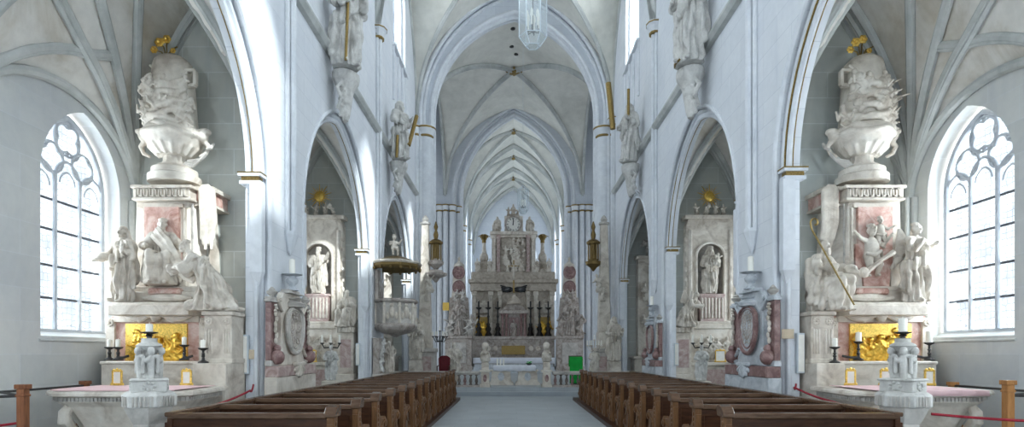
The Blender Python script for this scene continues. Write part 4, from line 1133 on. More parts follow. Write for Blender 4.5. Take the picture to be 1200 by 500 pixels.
    # key-pattern cornice
    m = MB(); bxp(m, 156, 222, 219, 232, 10.85, 11.5); bxp(m, 152, 224, 216, 219.5, 10.80, 11.5); bxp(m, 154, 223, 231, 234, 10.83, 11.5)
    ko = m.build('cornice', M['alab'], t, bevel=.008)
    m = MB(); xa, xb = sorted((Q(159, 0, 10.85).x, Q(220, 0, 10.85).x)); meander(m, xa, xb, 10.85, wz(230.5, 10.85), wz(220.5, 10.85), 9, .03); m.build('key_pattern', M['alab_w'], ko)
    m = MB(); bxp(m, 225, 247, 223, 238, 11.1, WY - .02); m.build('side_cornice', M['pink'], t, bevel=.01)
    m = MB(); bxp(m, 223, 249, 218, 223, 11.05, WY - .02); bxp(m, 224, 248, 238, 241, 11.07, WY - .02); m.build('side_moulding', M['alab'], t)
    # urn
    uc = Q(205, 0, 11.18); ux, uy = uc.x, uc.y
    def z(py): return wz(py, 11.18)
    m = MB(); m.lathe([(.46, z(216)), (.46, z(208)), (.40, z(206)), (.40, z(200)), (.34, z(198)), (.30, z(196))], (ux, uy, 0), 24); m.build('drum', M['alab_w'], t, True)
    m = MB(); m.lathe([(.27, z(198)), (.23, z(195)), (.19, z(190)), (.20, z(184))], (ux, uy, 0), 40, lobes=14, amp=.06); m.build('fluted_foot', M['alab_w'], t, True, 60)
    m = MB(); m.lathe([(.20, z(185)), (.32, z(183)), (.45, z(175)), (.53, z(165)), (.53, z(157)), (.49, z(152)), (.42, z(150))], (ux, uy, 0), 32)
    for q in range(9):
        a = -PI + PI * q / 8; m.cap((ux + .30 * math.cos(a), uy + .30 * math.sin(a), z(184)), (ux + .43 * math.cos(a), uy + .43 * math.sin(a), z(175)), .03, .045, 7)
    m.tube([(ux + .53 * math.cos(a), uy + .53 * math.sin(a), z(160) - .05 * abs(math.sin(2.5 * a))) for a in [2 * PI * i / 40 for i in range(40)]], .05, 7, closed=True)
    for e in (-1, 1):
        m.ball((ux + e * .56, uy - .05, z(160)), (.11, .12, .13), 9, 7); m.ball((ux + e * .60, uy - .05, z(156)), (.13, .12, .07), 8, 6)
        m.tube([(ux + e * .57, uy, z(166)), (ux + e * .66, uy, z(172)), (ux + e * .60, uy, z(180)), (ux + e * .47, uy, z(184))], [.06, .05, .04, .03], 8)
    me = sculpt(m, .02, 1); me.transform(Matrix.Translation(-off)); link('urn_bowl', me, M['alab_w'], t, True, 180)
    # figures and cloth heaped up the neck
    m = MB(); m.lathe([(.45, z(156)), (.42, z(140)), (.40, z(120)), (.38, z(100)), (.36, z(82)), (.33, z(75)), (.22, z(69)), (.05, z(66))], (ux + s * .03, uy, 0), 24)
    m.build('neck', M['alab'], t, True, 50)
    rn = random.Random(21 + s); sp = []
    for k in range(20):
        u = k / 19; a = -PI / 2 + (rn.uniform(-1.25, 1.25))
        r = .47 - .08 * u
        sp.append((ux + r * math.cos(a) + s * .03, uy + r * math.sin(a) * .85, z(158) + (z(112) - z(158)) * u - .12, rn.uniform(.40, .56)))
    g = cluster_mesh(sp, .016, 31 + s)
    for k in range(9):
        zz = z(154 - 6 * k); a0 = rn.uniform(-2.6, -1.6); r = .50 - .012 * k
        g.tube([(ux + r * math.cos(a0 + .22 * i), uy + r * math.sin(a0 + .22 * i), zz + .03 * math.sin(i * 1.2 + k) + .025 * i * (1 if k % 2 else -1)) for i in range(8)], [.02, .05, .065, .05, .065, .05, .05, .02], 8)
    swag(g, (ux - .36, uy - .2, z(82)), (ux + .36, uy - .2, z(90)), .16, .05)
    g.ball((ux, uy - .3, z(100)), (.10, .09, .12), 8, 6)
    me = sculpt(g, .016, 1); me.transform(Matrix.Translation(-off)); link('relief_figures', me, M['alab_w'], t, True, 180)
    m = MB()         # squared handle and hooks
    hx = ux + (.40 if s < 0 else -.40); 
    for zz in (z(88), z(105)): m.box(hx - .10, hx + .10, uy - .22, uy - .12, zz - .03, zz + .03)
    for e in (-.09, .09): m.box(hx + e - .03, hx + e + .03, uy - .22, uy - .12, z(105), z(88))
    m.build('handle', M['alab_w'], t, bevel=.01)
    m = MB()
    for k in range(5):
        o = .035 * k; m.tube([(ux - s * (.15 + o), uy - .1, z(199) + o), (ux - s * (.38 + o), uy - .05, z(196) + o), (ux - s * (.58 + o * .6), uy, z(183) + o), (ux - s * (.66 + o * .3), uy + .02, z(172))], .022, 6)
    m.tube([(ux - s * .66, uy + .02, z(173)), (ux - s * .74, uy, z(169)), (ux - s * .72, uy - .05, z(175)), (ux - s * .64, uy - .05, z(176))], .03, 6)
    m.build('scroll_drapery', M['alab_g'], t, True)
    # gilt flowers on top
    g = MB(); gx, gy, gz = ux - .02 if s > 0 else ux - .15, uy, z(67)
    for (dx, dz) in ((-.22, .12), (-.12, .26), (.02, .30), (.14, .10), (.22, .18)):
        g.tube([(gx, gy, gz - .08), (gx + dx * .4, gy - .03, gz + dz * .7), (gx + dx, gy - .04, gz + dz)], .014, 6)
    go = g.build('flower_stems', M['gold_d'], t, True)
    for (dx, dz, r) in ((-.22, .12, .06), (-.12, .26, .075), (.02, .32, .07), (.14, .10, .045)):
        g = MB()
        for k in range(6): g.ball((gx + dx + r * .7 * math.cos(k * 1.05), gy - .05, gz + dz + r * .7 * math.sin(k * 1.05)), (r * .55, r * .35, r * .55), 7, 5)
        g.ball((gx + dx, gy - .08, gz + dz), r * .5, 7, 5)
        g.build('gilt_flower', M['gold'], go, True)
    # drapery hanging from the inner cornice
    m = MB(); X0, X1 = Q(241, 0, 11.2).x, Q(255, 0, 11.2).x
    for k in range(7):
        x = X0 + (X1 - X0) * k / 6
        m.tube([(X0 + (x - X0) * .4, 11.1, wz(219, 11.2)), (x, 11.02, wz(226, 11.2)), (x + .02, 11.05, wz(262, 11.2)), (x - .02, 11.08, wz(282 + 6 * (k % 3), 11.2))], [.035, .05, .055, .03], 8)
    me = sculpt(m, .016, 1); me.transform(Matrix.Translation(-off)); link('stone_drapery', me, M['alab'], t, True, 180)
    # fluted pedestal of the large inner figure
    m = MB(); xa, xb = sorted((-s * -5.70, -s * -5.10)); z0, z1 = 1.40, wz(371, 10.5)
    m.box(xa, xb, 10.56, WY - .03, z0, z1 + .07); xa, xb = sorted((-s * -5.48, -s * (-5.0 if s < 0 else -5.09)))
    m.box(xa, xb, 10.10, 10.56, z0, z1); m.box(xa - .03, xb + .03, 10.06, 10.56, z1, z1 + .07); m.box(xa - .03, xb + .03, 10.06, 10.56, z0, z0 + .08)
    po = m.build('pedestal', M['alab'], t, bevel=.01)
    m = MB()
    for e in (xa + .09, xb - .09):
        for k in range(3): m.cap((e - .045 + .045 * k, 10.095, z0 + .18), (e - .045 + .045 * k, 10.095, z1 - .25), .016, .016, 8)
        rosette(m, e, 10.09, z1 - .10, .075)
    m.build('fluting', M['alab_w'], po, True)
    # figures: bust with attributes on the panel
    if s < 0:
        m = MB(); b = Q(186, 300, 10.85)
        me = figure_mesh(1.42, pose='sit', hair='short', seed=41, rz=.35, voxel=.010, L=((-.20, -.06, .50), (-.16, -.22, .50)), R=((.20, -.04, .52), (.16, -.22, .60)))
        me.transform(Matrix.Translation(Q(191, 336, 10.86) - off)); link('seated_figure', me, M['alab'], t, True, 180)
        m = MB()
        for q in range(5):
            o = Vector((.035 * q, -.015 * (q % 2), .045 * q))
            pts = [Q(176, 276, 10.7), Q(190, 290, 10.6), Q(203, 312, 10.55), Q(216, 326, 10.5), Q(227, 331, 10.45)]
            m.tube([p + o * (1 - .12 * i) for i, p in enumerate(pts)], [.02, .03, .035, .035, .03], 8)
        me = sculpt(m, .016, 1); me.transform(Matrix.Translation(-off)); link('stone_cloth', me, M['alab'], t, True, 180)
    else:
        for (px, py, h, n, kw) in ((155, 292, .62, 'winged_child', dict(R=((.22, -.05, .60), (.32, -.10, .66)))), (174, 325, 1.0, 'winged_child', dict(L=((-.22, -.05, .72), (-.34, -.10, .80))))):
            k = make_figure(pose='putto', hair='short', cloth=True, **kw); me = sculpt(k, .010, 1)
            me.transform(Matrix.Translation(Q({155: 184, 174: 194}[px], py, 10.83) - off) @ Matrix.Scale(h, 4)); link(n, me, M['statue'], t, True, 180)
        m = MB(); m.tube([Q(202, 320, 10.55), Q(182, 304, 10.5), Q(168, 295, 10.5)], [.05, .035, .05], 8); m.ball(Q(203, 319, 10.5), (.1, .06, .1), 8, 6)
        m.build('torch', M['alab'], t, True)
    m = MB(); bxp(m, 172, 210, 337, 345, 10.72, 10.9); m.build('ledge', M['pink'], t, bevel=.03)
    m = MB(); a, b = Q(168, 349, 10.72), Q(225, 349, 10.72); swag(m, a, b, .0, .06); m.build('garland', M['alab'], t, True)
    return t
for s in (-1, 1): side_altar(s)
# large figures beside the obelisks
p = at(144, 355, 10.60)
fig_thing('statue', 'standing marble woman raising a hand, at the outer corner of the left side altar', 'statue', 'statue', p, 1.36, pose='stand', veil=True, hair='', rz=-.2, seed=3, L=((-.17, -.06, .62), (-.20, -.18, .56)), voxel=.0075, fold=.018)
p = at(256, 371, 10.98); p.z = wz(371, 10.5) + .068
fig_thing('statue', 'kneeling marble monk holding a stone cloth on the left side altar', 'statue', 'statue', (-5.50, 10.30, p.z), 1.42, pose='kneel', rz=-1.22, seed=4, hair='short', voxel=.0075, fold=.022)
zb = wz(371, 10.5) + .068
t = thing('statue', 'seated marble bishop with a gilded crozier on the right side altar', 'statue', (5.44, 10.42, zb))
fig_part('body', t, 'statue', (5.46, 10.44, zb), 1.45, pose='sit', hair='', beard=True, rz=.55, seed=8, L=((-.22, -.05, .50), (-.16, -.22, .52)), R=((.21, -.08, .54), (.16, -.28, .50)), voxel=.0075, fold=.022)
m = MB(); a = at(951, 268, 9.95); b = at(1001, 357, 9.86); m.tube([a, b], .015, 8)
cr = []
for i in range(14):
    q = i / 13 * 4.9; r = .10 * (1 - i / 18); cr.append(a + Vector((.06 - r * math.cos(q) * 0.8 - .0, 0, .10 + r * math.sin(q) * 1.0)))
m.tube([a] + cr, .016, 8); m.build('crozier', M['gold_d'], t, True)
p = mir(at(143, 355, 10.60), 1)
fig_thing('statue', 'standing marble angel with folded wings at the outer corner of the right side altar', 'statue', 'statue', p, 1.42, pose='stand', hair='short', rz=.35, seed=12, wings=dict(span=.16, up=.18, down=.3), L=((-.18, -.10, .66), (-.26, -.24, .72)), voxel=.0075, fold=.018)

# altar tables standing in front
def altar_table(s):
    W = 'left' if s < 0 else 'right'
    def X(x): return x * (-s)
    plan = [(-6.63, 8.2), (-5.02, 8.2), (-4.76, 8.44), (-4.86, 9.7), (-7.0, 9.7), (-7.0, 8.56)]
    def off(k): 
        cx, cy = -5.88, 8.98
        return [(X(cx + (x - cx) * (1 + k / 1.1)), cy + (y - cy) * (1 + k / .75)) for x, y in plan]
    t = thing('altar_table', 'white marble altar table under pink cloth in the %s aisle' % W, 'altar', (X(-5.88), 8.98, 0))
    m = MB(); frustum(m, off(-.03), .955, off(0), .965); frustum(m, off(0), .965, off(0), 1.0); frustum(m, off(0), 1.0, off(-.02), 1.03); m.build('slab', M['alab_w'], t)
    m = MB(); frustum(m, off(-.17), .80, off(-.10), .87); frustum(m, off(-.10), .87, off(-.09), .955); mo = m.build('moulding', M['alab_w'], t)
    # toothed course: one band whose outline steps in and out
    m = MB(); pl = off(-.085); n = len(pl); T = []
    for i in range(n):
        a, b = Vector((*pl[i], 0)), Vector((*pl[(i + 1) % n], 0)); L = (b - a).length; k = max(2, int(L / .055)); u = (b - a) / L
        w = Vector((u.y, -u.x, 0)); w = w if w.dot((a + b) / 2 - Vector((X(-5.88), 8.98, 0))) > 0 else -w
        for j in range(k):
            for (f, o) in ((.22, 0), (.22, .02), (.78, .02), (.78, 0)): p = a + u * L * (j + f) / k + w * o; T.append((p.x, p.y))
    m.prism(T, 'z', .885, .94)
    d = m.build('dentil_molding', M['alab_g'], mo)
    m = MB(); frustum(m, off(-.30), 0, off(-.30), .12); frustum(m, off(-.36), .12, off(-.42), .3); frustum(m, off(-.42), .3, off(-.28), .6); frustum(m, off(-.28), .6, off(-.17), .80); bo = m.build('body', M['alab_w'], t)
    for (x, y) in ((-6.55, 8.44), (-5.15, 8.44)):
        m = MB(); m.tube([(X(x), y, .80), (X(x), y - .10, .72), (X(x), y - .10, .60), (X(x), y, .50), (X(x), y + .12, .40), (X(x), y + .14, .2)], [.06, .08, .09, .08, .06, .07], 10)
        m.build('volute', M['alab_w'], bo, True)
    # cloth: runner over the middle with a plain white border left showing
    c = MB(); vs, fs = [], []; n = 30
    xs0, xs1 = (-6.86, -4.95) if s < 0 else (-6.60, -5.04)
    rows = ((8.29, 1.036), (8.30, 1.044), (8.7, 1.044), (9.1, 1.044), (9.45, 1.044)) if s < 0 else ((8.165, .975), (8.175, 1.044), (8.7, 1.044), (9.1, 1.044), (9.45, 1.044))
    for i in range(n + 1):
        x = xs0 + (xs1 - xs0) * i / n; w = .008 * math.sin(i * 1.7)
        for (yy, zz) in rows:
            y2 = max(yy, 8.2 + max(0, (-6.63 - x)) * .97 + .05) if x < -6.6 else yy
            vs.append((X(x), y2 + (w if zz < 1.03 else 0), zz + (.003 * math.sin(i * .9) if zz > 1.03 else 0)))
    for i in range(n):
        for j in range(4): fs.append((i * 5 + j, (i + 1) * 5 + j, (i + 1) * 5 + j + 1, i * 5 + j + 1))
    c.add(vs, fs); o = c.build('altar_cloth', M['pinkcloth'], smooth=True)
    tag(o, 'pink cloth spread on the altar table in the %s aisle' % W, 'cloth')
    o.modifiers.new('s', 'SOLIDIFY').thickness = -.008
for s in (-1, 1): altar_table(s)

# altar cards and candlesticks
def E(px, d, s=-1): return wx(px, d)
for k, px in enumerate((136.5, 218)):
    altar_card(wx(px, 9.5), 9.5, 1.045, .17, .25, 'gilt framed card on the left altar table, %s' % ('near its outer end' if k == 0 else 'near the kneeling monk'))
for k, px in enumerate((997.5, 1039, 1090)):
    altar_card(wx(px, 9.5), 9.5, 1.045, (.17, .20, .17)[k], .26, 'gilt framed card on the right altar table, %s' % ('closest to the nave', 'partly behind the carved candle pillar', 'closest to the outer wall')[k])
zt = wz(423, 10.27) + .014
candlestick(wx(127.5, 10.5), 10.52, zt, .24, 'black candlestick on left altar plinth, outermost of the pair')
candlestick(wx(137.5, 10.4), 10.42, zt, .24, 'black candlestick on left altar plinth, inner one of the pair', arm=.2)
candlestick(wx(216, 10.45), 10.45, zt, .28, 'black candlestick in front of the inner end of left gilt relief', arm=.16)
candlestick(-5.42, 9.96, 1.405, .26, 'black candlestick at foot of the fluted pedestal, left altar')
candlestick(5.42, 9.96, 1.405, .28, 'black candlestick at foot of the fluted pedestal, right altar', ch=.14)
candlestick(wx(1006, 10.45), 10.45, zt, .34, 'black candlestick before the inner end of right gilt relief', ch=.16, cr=.05, arm=-.3)
candlestick(wx(1089, 10.45), 10.45, zt, .32, 'black candlestick on right altar plinth beside the window wall', ch=.2, cr=.05, arm=-.25)

# carved candle pillars in front of the tables
def candle_pillar(px, d, s, ch, cr, label):
    x, y = wx(px, d), d
    k = d / 680
    def z(py): return wz(py, d)
    t = thing('candle_pillar', label, 'candle holder', (x, y, 0))
    m = MB(); m.lathe([(.33, 0), (.33, .12), (.25, .16), (.20, .3), (.19, .70), (.27, .84), (.30, z(476))], (x, y, 0), 6); m.build('shaft', M['alab_g'], t)
    m = MB(); m.lathe([(.30, z(476)), (.31, z(474)), (.31, z(462)), (.27, z(459)), (.22, z(457))], (x, y, 0), 6, rz=.3)
    so = m.build('slab', M['statue_g'], t, bevel=.006)
    f = MB()
    for i in range(42):
        a = 2 * PI * i / 42; f.cap((x + .285 * math.cos(a), y + .285 * math.sin(a), z(474)), (x + .285 * math.cos(a), y + .285 * math.sin(a), z(464)), .012, .012, 6)
    f.build('gadroon', M['alab_g'], so, True)
    m = MB(); m.box(x - .19, x + .19, y - .19, y + .19, z(459), z(444), rz=.55); m.box(x - .21, x + .21, y - .21, y + .21, z(446), z(443), rz=.55)
    bo = m.build('block', M['statue_g'], t, bevel=.012)
    r = MB()
    for a in (-PI / 2 + .55, .55, PI + .55, PI / 2 + .55):
        c = Vector((x + .195 * math.cos(a), y + .195 * math.sin(a), z(451.5)))
        for j in range(7): r.ball(c + Vector((-.06 * math.sin(a) * math.cos(j * .9), .06 * math.cos(a) * math.cos(j * .9), .045 * math.sin(j * .9))), .022, 6, 4)
    r.build('rosette', M['statue_g'], bo, True)
    m = MB(); m.lathe([(.11, z(443)), (.08, z(430)), (.07, z(412)), (.12, z(408)), (.14, z(405))], (x, y, 0), 12)
    for i in range(5):
        a = 2 * PI * i / 5 + .4; b = Vector((x + .112 * math.cos(a), y + .112 * math.sin(a), 0))
        m.cap(b + V3(0, 0, z(442)), b + V3(0, 0, z(427)), .036, .044, 8); m.cap(b + V3(0, 0, z(427)), b + V3(0, 0, z(418)), .046, .038, 8)
        m.ball(b * 1 + V3(.02 * math.cos(a), .02 * math.sin(a), z(411)), (.045, .045, .055), 9, 6)
        c = Vector((x + .135 * math.cos(a + .6), y + .135 * math.sin(a + .6), z(417)))
        m.cap(b + V3(0, 0, z(417)), c, .03, .025, 7); swag(m, c, Vector((x + .135 * math.cos(a + 1.25), y + .135 * math.sin(a + 1.25), z(416))), .06, .028)
        m.cap(c, c - V3(0, 0, .2), .018, .026, 7)
    me = sculpt(m, .0065, 1); me.transform(Matrix.Translation((-x, -y, 0))); link('caryatids', me, M['statue_g'], t, True, 180)
    m = MB(); m.lathe([(.13, z(407)), (.15, z(405)), (.13, z(403)), (.09, z(401)), (.085, z(397)), (.095, z(396))], (x, y, 0), 24); m.build('capital', M['statue_g'], t, True)
    m = MB(); m.lathe([(.07, z(398)), (.03, z(396.5)), (.03, z(394)), (.05, z(393)), (.03, z(391.5)), (.09, z(390)), (.10, z(389)), (.05, z(388.4))], (x, y, 0), 14); m.build('pricket', M['iron'], t, True)
    c = MB(); c.lathe([(cr, z(389)), (cr, z(389) + ch), (cr * .7, z(389) + ch + .005), (.004, z(389) + ch), (.003, z(389) + ch + .03)], (x, y, 0), 14); c.build('candle', M['candle'], t, True)
candle_pillar(175, 7.3, -1, .10, .040, 'grey carved candle pillar with small figures before the left altar table')
candle_pillar(1058, 7.3, 1, .17, .050, 'pale carved candle pillar with thick candle before right altar table')

# bench ends and bar along the outer walls, red ropes
def kneeling_rail(s, mat, label, spots):
    t = thing('kneeling_bench', label, 'bench', (spots[0][0], spots[0][1], 0))
    for (x, y, zt) in spots:
        m = MB(); m.box(x - .05, x + .05, y - .05, y + .05, .1, zt - .06); m.box(x - .068, x + .068, y - .068, y + .068, zt - .06, zt); m.box(x - .06, x + .06, y - .06, y + .06, zt - .16, zt - .13)
        m.prism([(x - .24, 0), (x + .24, 0), (x + .20, .18), (x + .12, .26), (x + .10, .40), (x + .055, .52), (x + .05, .7), (x - .05, .7), (x - .055, .52), (x - .10, .40), (x - .12, .26), (x - .20, .18)], 'y', y - .04, y + .04)
        for e in (-1, 1): m.tube([(x + e * .16, y - .05, .12), (x + e * .10, y - .05, .22), (x + e * .15, y - .05, .30), (x + e * .06, y - .05, .42)], .02, 6)
        m.build('post', M[mat], t, bevel=.006)
    a, b = spots[0], spots[-1]
    m = MB(); m.tube([(a[0] - (.9 if s < 0 else -.9), a[1] - .75, 1.02), (a[0], a[1], 1.02)] + [(b[0], 8.3, 1.02), (b[0], b[1], 1.02)], .018, 6); m.build('bar', M['iron'], t)
kneeling_rail(-1, 'redwood', 'reddish carved bench end and iron bar by left aisle wall', [(wx(27, 7.6), 7.6, 1.17), (-7.46, 9.98, 1.10)])
kneeling_rail(1, 'orangewood', 'orange brown carved bench end by the right aisle wall', [(wx(1189, 7.6), 7.7, 1.22), (7.46, 9.98, 1.08)])
def rope(pts, label):
    m = MB(); L = []
    for i in range(len(pts) - 1):
        a, b = Vector(pts[i]), Vector(pts[i + 1])
        for j in range(13):
            t = j / 12; p = a.lerp(b, t); p.z -= .22 * t * (1 - t); L.append(p)
    m.tube(L, .017, 8); tag(m.build('barrier_rope', M['rope'], smooth=True), label, 'rope')
rope([(-4.80, 10.50, 1.0), (-4.50, 9.7, .95), (-4.34, 7.3, .83)], 'red barrier rope from the left pier to the candle pillar')
rope([(-6.62, 7.62, .66), (-7.70, 7.05, .70)], 'short red barrier rope between the reddish bench end and left wall')
rope([(4.88, 10.22, 1.03), (4.60, 9.7, 1.0), (4.46, 7.3, .86)], 'red barrier rope slanting from the right pier above the pews')
rope([(5.12, 7.25, .82), (7.74, 6.6, .80)], 'red barrier rope across the right aisle')
# speakers and notices on the piers
def column_speaker(x, y, z0, z1, w, label):
    t = thing('column_loudspeaker', label, 'loudspeaker', (x, y, z0))
    m = MB(); m.box(x - w / 2, x + w / 2, y - .08, y, z0, z1); b = m.build('housing', M['speaker'], t, bevel=.008)
    m = MB(); m.box(x - w / 2 + .015, x + w / 2 - .015, y - .086, y - .08, z0 + .03, z1 - .03); m.build('grille', M['paper'], t)
jl, jr = YC[-1] - BAY + 2.8, YC[1] - BAY + 2.8
column_speaker(-4.985, jl - .03, wz(438, 10.6), wz(392, 10.6), .13, 'slim pale loudspeaker on the pier beside the left side altar')
column_speaker(4.985, jr - .03, wz(437, 10.3), wz(390, 10.3), .13, 'slim pale loudspeaker on the pier beside the right side altar')
column_speaker(-4.985, jl + BAY - .03, wz(428, 18.4), wz(402, 18.4), .13, 'slim pale loudspeaker on the pier left of the pulpit')
column_speaker(4.985, jr + BAY - .03, wz(428, 18.1), wz(402, 18.1), .13, 'slim pale loudspeaker on second right pier beside the angel')
for s, px, py, j in ((-1, 291, 415, jl), (1, 923, 391, jr)):
    x = wx(px, j - .05); z = wz(py, j - .05)
    m = MB(); m.box(x - .11, x + .11, j - .062, j - .05, z - .085, z + .085); 
    tag(m.build('notice_board', M['notice'], bevel=.003), 'small beige notice fixed to the %s pier' % LR[s], 'notice')
# ---------------------------------------------------------------- wall monuments on the nave piers
def epitaph(s, yc, label, dark, k=1.0):
    """stone epitaph standing against a nave pier, facing the nave"""
    xw = s * (NX - .075)                     # clear of the mouldings
    t = thing('epitaph', label, 'monument', (s * (NX - .2), yc, 0))
    def bx(m, p, a, b, z0, z1, p0=0.0):      # p = how far it stands out, a..b along the wall
        x0, x1 = sorted((xw - s * p0, xw - s * p)); m.box(x0, x1, yc + a * k, yc + b * k, z0, z1); return m
    body = 'greym' if dark else 'alab_w'
    m = MB(); bx(m, .24, -.98, .98, 0, 1.14); bx(m, .27, -1.0, 1.0, 0, .3); m.build('base_block', M['greym' if dark else 'statue'], t, bevel=.015)
    m = MB(); bx(m, .25, -.95, .95, 1.14, 1.34); m.build('red_band', M['red' if dark else 'rose'], t, bevel=.012)
    # main slab with scrolled shoulders
    P = [(-.62, 1.34), (.62, 1.34), (.60, 1.50), (.52, 1.62), (.52, 2.45), (.66, 2.62), (.74, 2.80), (.66, 2.95), (.52, 2.93), (.46, 3.02), (.40, 3.18), (-.40, 3.18), (-.46, 3.02), (-.52, 2.93), (-.66, 2.95), (-.74, 2.80), (-.66, 2.62), (-.52, 2.45), (-.52, 1.62), (-.60, 1.50)]
    m = MB(); m.prism([(yc + a * k, z) for a, z in P], 'x', xw, xw - s * .12); so = m.build('slab', M[body], t, bevel=.012)
    for e in (-1, 1):
        m = MB(); m.tube([(xw - s * .13, yc + e * k * a, z) for a, z in ((.50, 2.4), (.62, 2.62), (.71, 2.80), (.64, 2.93), (.56, 2.88), (.58, 2.80))], .035, 8); m.build('scroll', M[body], so, True)
        m = MB(); m.tube([(xw - s * .13, yc + e * k * a, z) for a, z in ((.52, 1.66), (.62, 1.55), (.72, 1.50), (.76, 1.42), (.68, 1.40))], .035, 8); m.build('scroll', M[body], so, True)
    # flanking red piers with urns
    for e in (-1, 1):
        m = MB(); bx(m, .10, e * .80 - .13, e * .80 + .13, 1.44, 2.72); f = m.build('side_pier', M['red'], t, bevel=.008)
        m = MB(); bx(m, .13, e * .80 - .17, e * .80 + .17, 1.34, 1.44); m.build('pier_foot', M['greym' if dark else 'alab_g'], f, bevel=.01)
        m = MB(); bx(m, .14, e * .80 - .18, e * .80 + .18, 2.72, 2.84); bx(m, .12, e * .80 - .14, e * .80 + .14, 2.84, 2.92); m.build('pier_moulding', M['greym' if dark else 'alab_g'], f, bevel=.01)
        m = MB(); m.lathe([(.05, 2.92), (.04, 2.96), (.09, 3.04), (.10, 3.12), (.05, 3.18), (.06, 3.2), (.015, 3.3)], (xw - s * .07, yc + e * .80 * k, 0), 12); m.build('urn', M['alab_g'], f, True)
        g = MB()
        for q in range(9): g.ball((xw - s * .14, yc + e * k * .80 + .03 * math.sin(q * 2), 2.6 - .1 * q), (.035, .05 - .003 * q, .06), 7, 5)
        g.build('garland', M['statue'], f, True)
        m = MB(); m.ball((xw - s * .17, yc + e * .80 * k, 1.5), (.13, .14, .14), 10, 7); m.ball((xw - s * .17, yc + e * .80 * k, 1.66), (.07, .08, .07), 8, 6); m.build('knob', M['red'], t, True)
    # oval cartouche
    oc = (yc, 2.10)
    m = MB(); m.prism([(oc[0] + .36 * k * math.cos(2 * PI * i / 28), oc[1] + .50 * math.sin(2 * PI * i / 28)) for i in range(28)], 'x', xw - s * .10, xw - s * .19); m.build('oval_panel', M['statue' if not dark else 'greym'], t, bevel=.01)
    m = MB()
    for rr, w in ((.40, .042), (.30, .02)): m.tube([(xw - s * .19, oc[0] + rr * k * math.cos(2 * PI * i / 32), oc[1] + (rr + .13) * math.sin(2 * PI * i / 32)) for i in range(32)], w, 8, closed=True)
    m.build('oval_frame', M['alab_g' if not dark else 'red'], t, True)
    m = MB()
    for j in range(3):
        r = .25 - .09 * j
        m.tube([(xw - s * .195, oc[0] + r * k * (1 + .12 * math.cos(6 * a)) * math.cos(a), oc[1] + (r * 1.4) * (1 + .12 * math.cos(6 * a)) * math.sin(a)) for a in [2 * PI * i / 36 for i in range(36)]], .010, 5, closed=True)
    for j in range(16):
        a = PI * j / 8; m.ball((xw - s * .195, oc[0] + .17 * k * math.cos(a), oc[1] + .24 * math.sin(a)), (.012, .03, .034), 6, 4); m.tube([(xw - s * .195, oc[0] + .09 * k * math.cos(a), oc[1] + .12 * math.sin(a)), (xw - s * .195, oc[0] + .25 * k * math.cos(a + .2), oc[1] + .35 * math.sin(a + .2))], .008, 4)
    m.build('carved_ornament', M['alab_d'], t, True)
    # lower apron shell and top urn
    m = MB()
    for q in range(7):
        a = PI + PI * q / 6; m.cap((xw - s * .27, yc, 1.36), (xw - s * .26, yc + .24 * k * math.cos(a), 1.36 + .22 * math.sin(a)), .03, .05, 7)
    m.build('shell', M['greym' if dark else 'statue'], t, True)
    m = MB(); cx = xw - s * .12
    m.lathe([(.16, 2.62), (.22, 2.66), (.24, 2.80), (.15, 2.90), (.13, 2.94), (.19, 2.98), (.20, 3.02)], (cx, yc, 0), 16); m.build('vase', M['greym' if dark else 'alab_g'], t, True)
    m = MB(); bx(m, .22, -.34, .34, 3.18, 3.24); bx(m, .17, -.26, .26, 3.24, 3.34); m.build('top_cornice', M['greym' if dark else 'alab_g'], t, bevel=.01)
    m = MB(); m.lathe([(.13, 3.34), (.10, 3.40), (.06, 3.50), (.06, 3.56), (.11, 3.66), (.12, 3.78), (.07, 3.88), (.07, 3.92), (.19, 3.98), (.20, 4.0), (.06, 4.01)], (cx, yc, 0), 16); m.build('candle_urn', M['greym'], t, True)
    for ch in t.children_recursive:
        for v in ch.data.vertices:
            if v.co.z > 2.3: v.co.z = 2.3 + (v.co.z - 2.3) * .485
    m = MB(); m.lathe([(.055, 0), (.055, .28), (.04, .29), (.004, .285), (.003, .31)], (cx, yc, 3.135), 12)
    tag(m.build('pillar_candle', M['candle'], smooth=True), 'thick candle on top of the %s' % label.split(',')[0], 'candle')
PL1, PR1 = YC[-1] - BAY / 2, YC[1] - BAY / 2
epitaph(-1, PL1 - .28, 'white and pink epitaph against the first left pier, with oval cartouche', False, 1.05)
epitaph(1, PR1 - .30, 'grey and red epitaph against the first right pier, with oval cartouche', True, 1.05)
epitaph(1, PR1 + BAY - .2, 'smaller grey epitaph against the second right pier', True, .95)

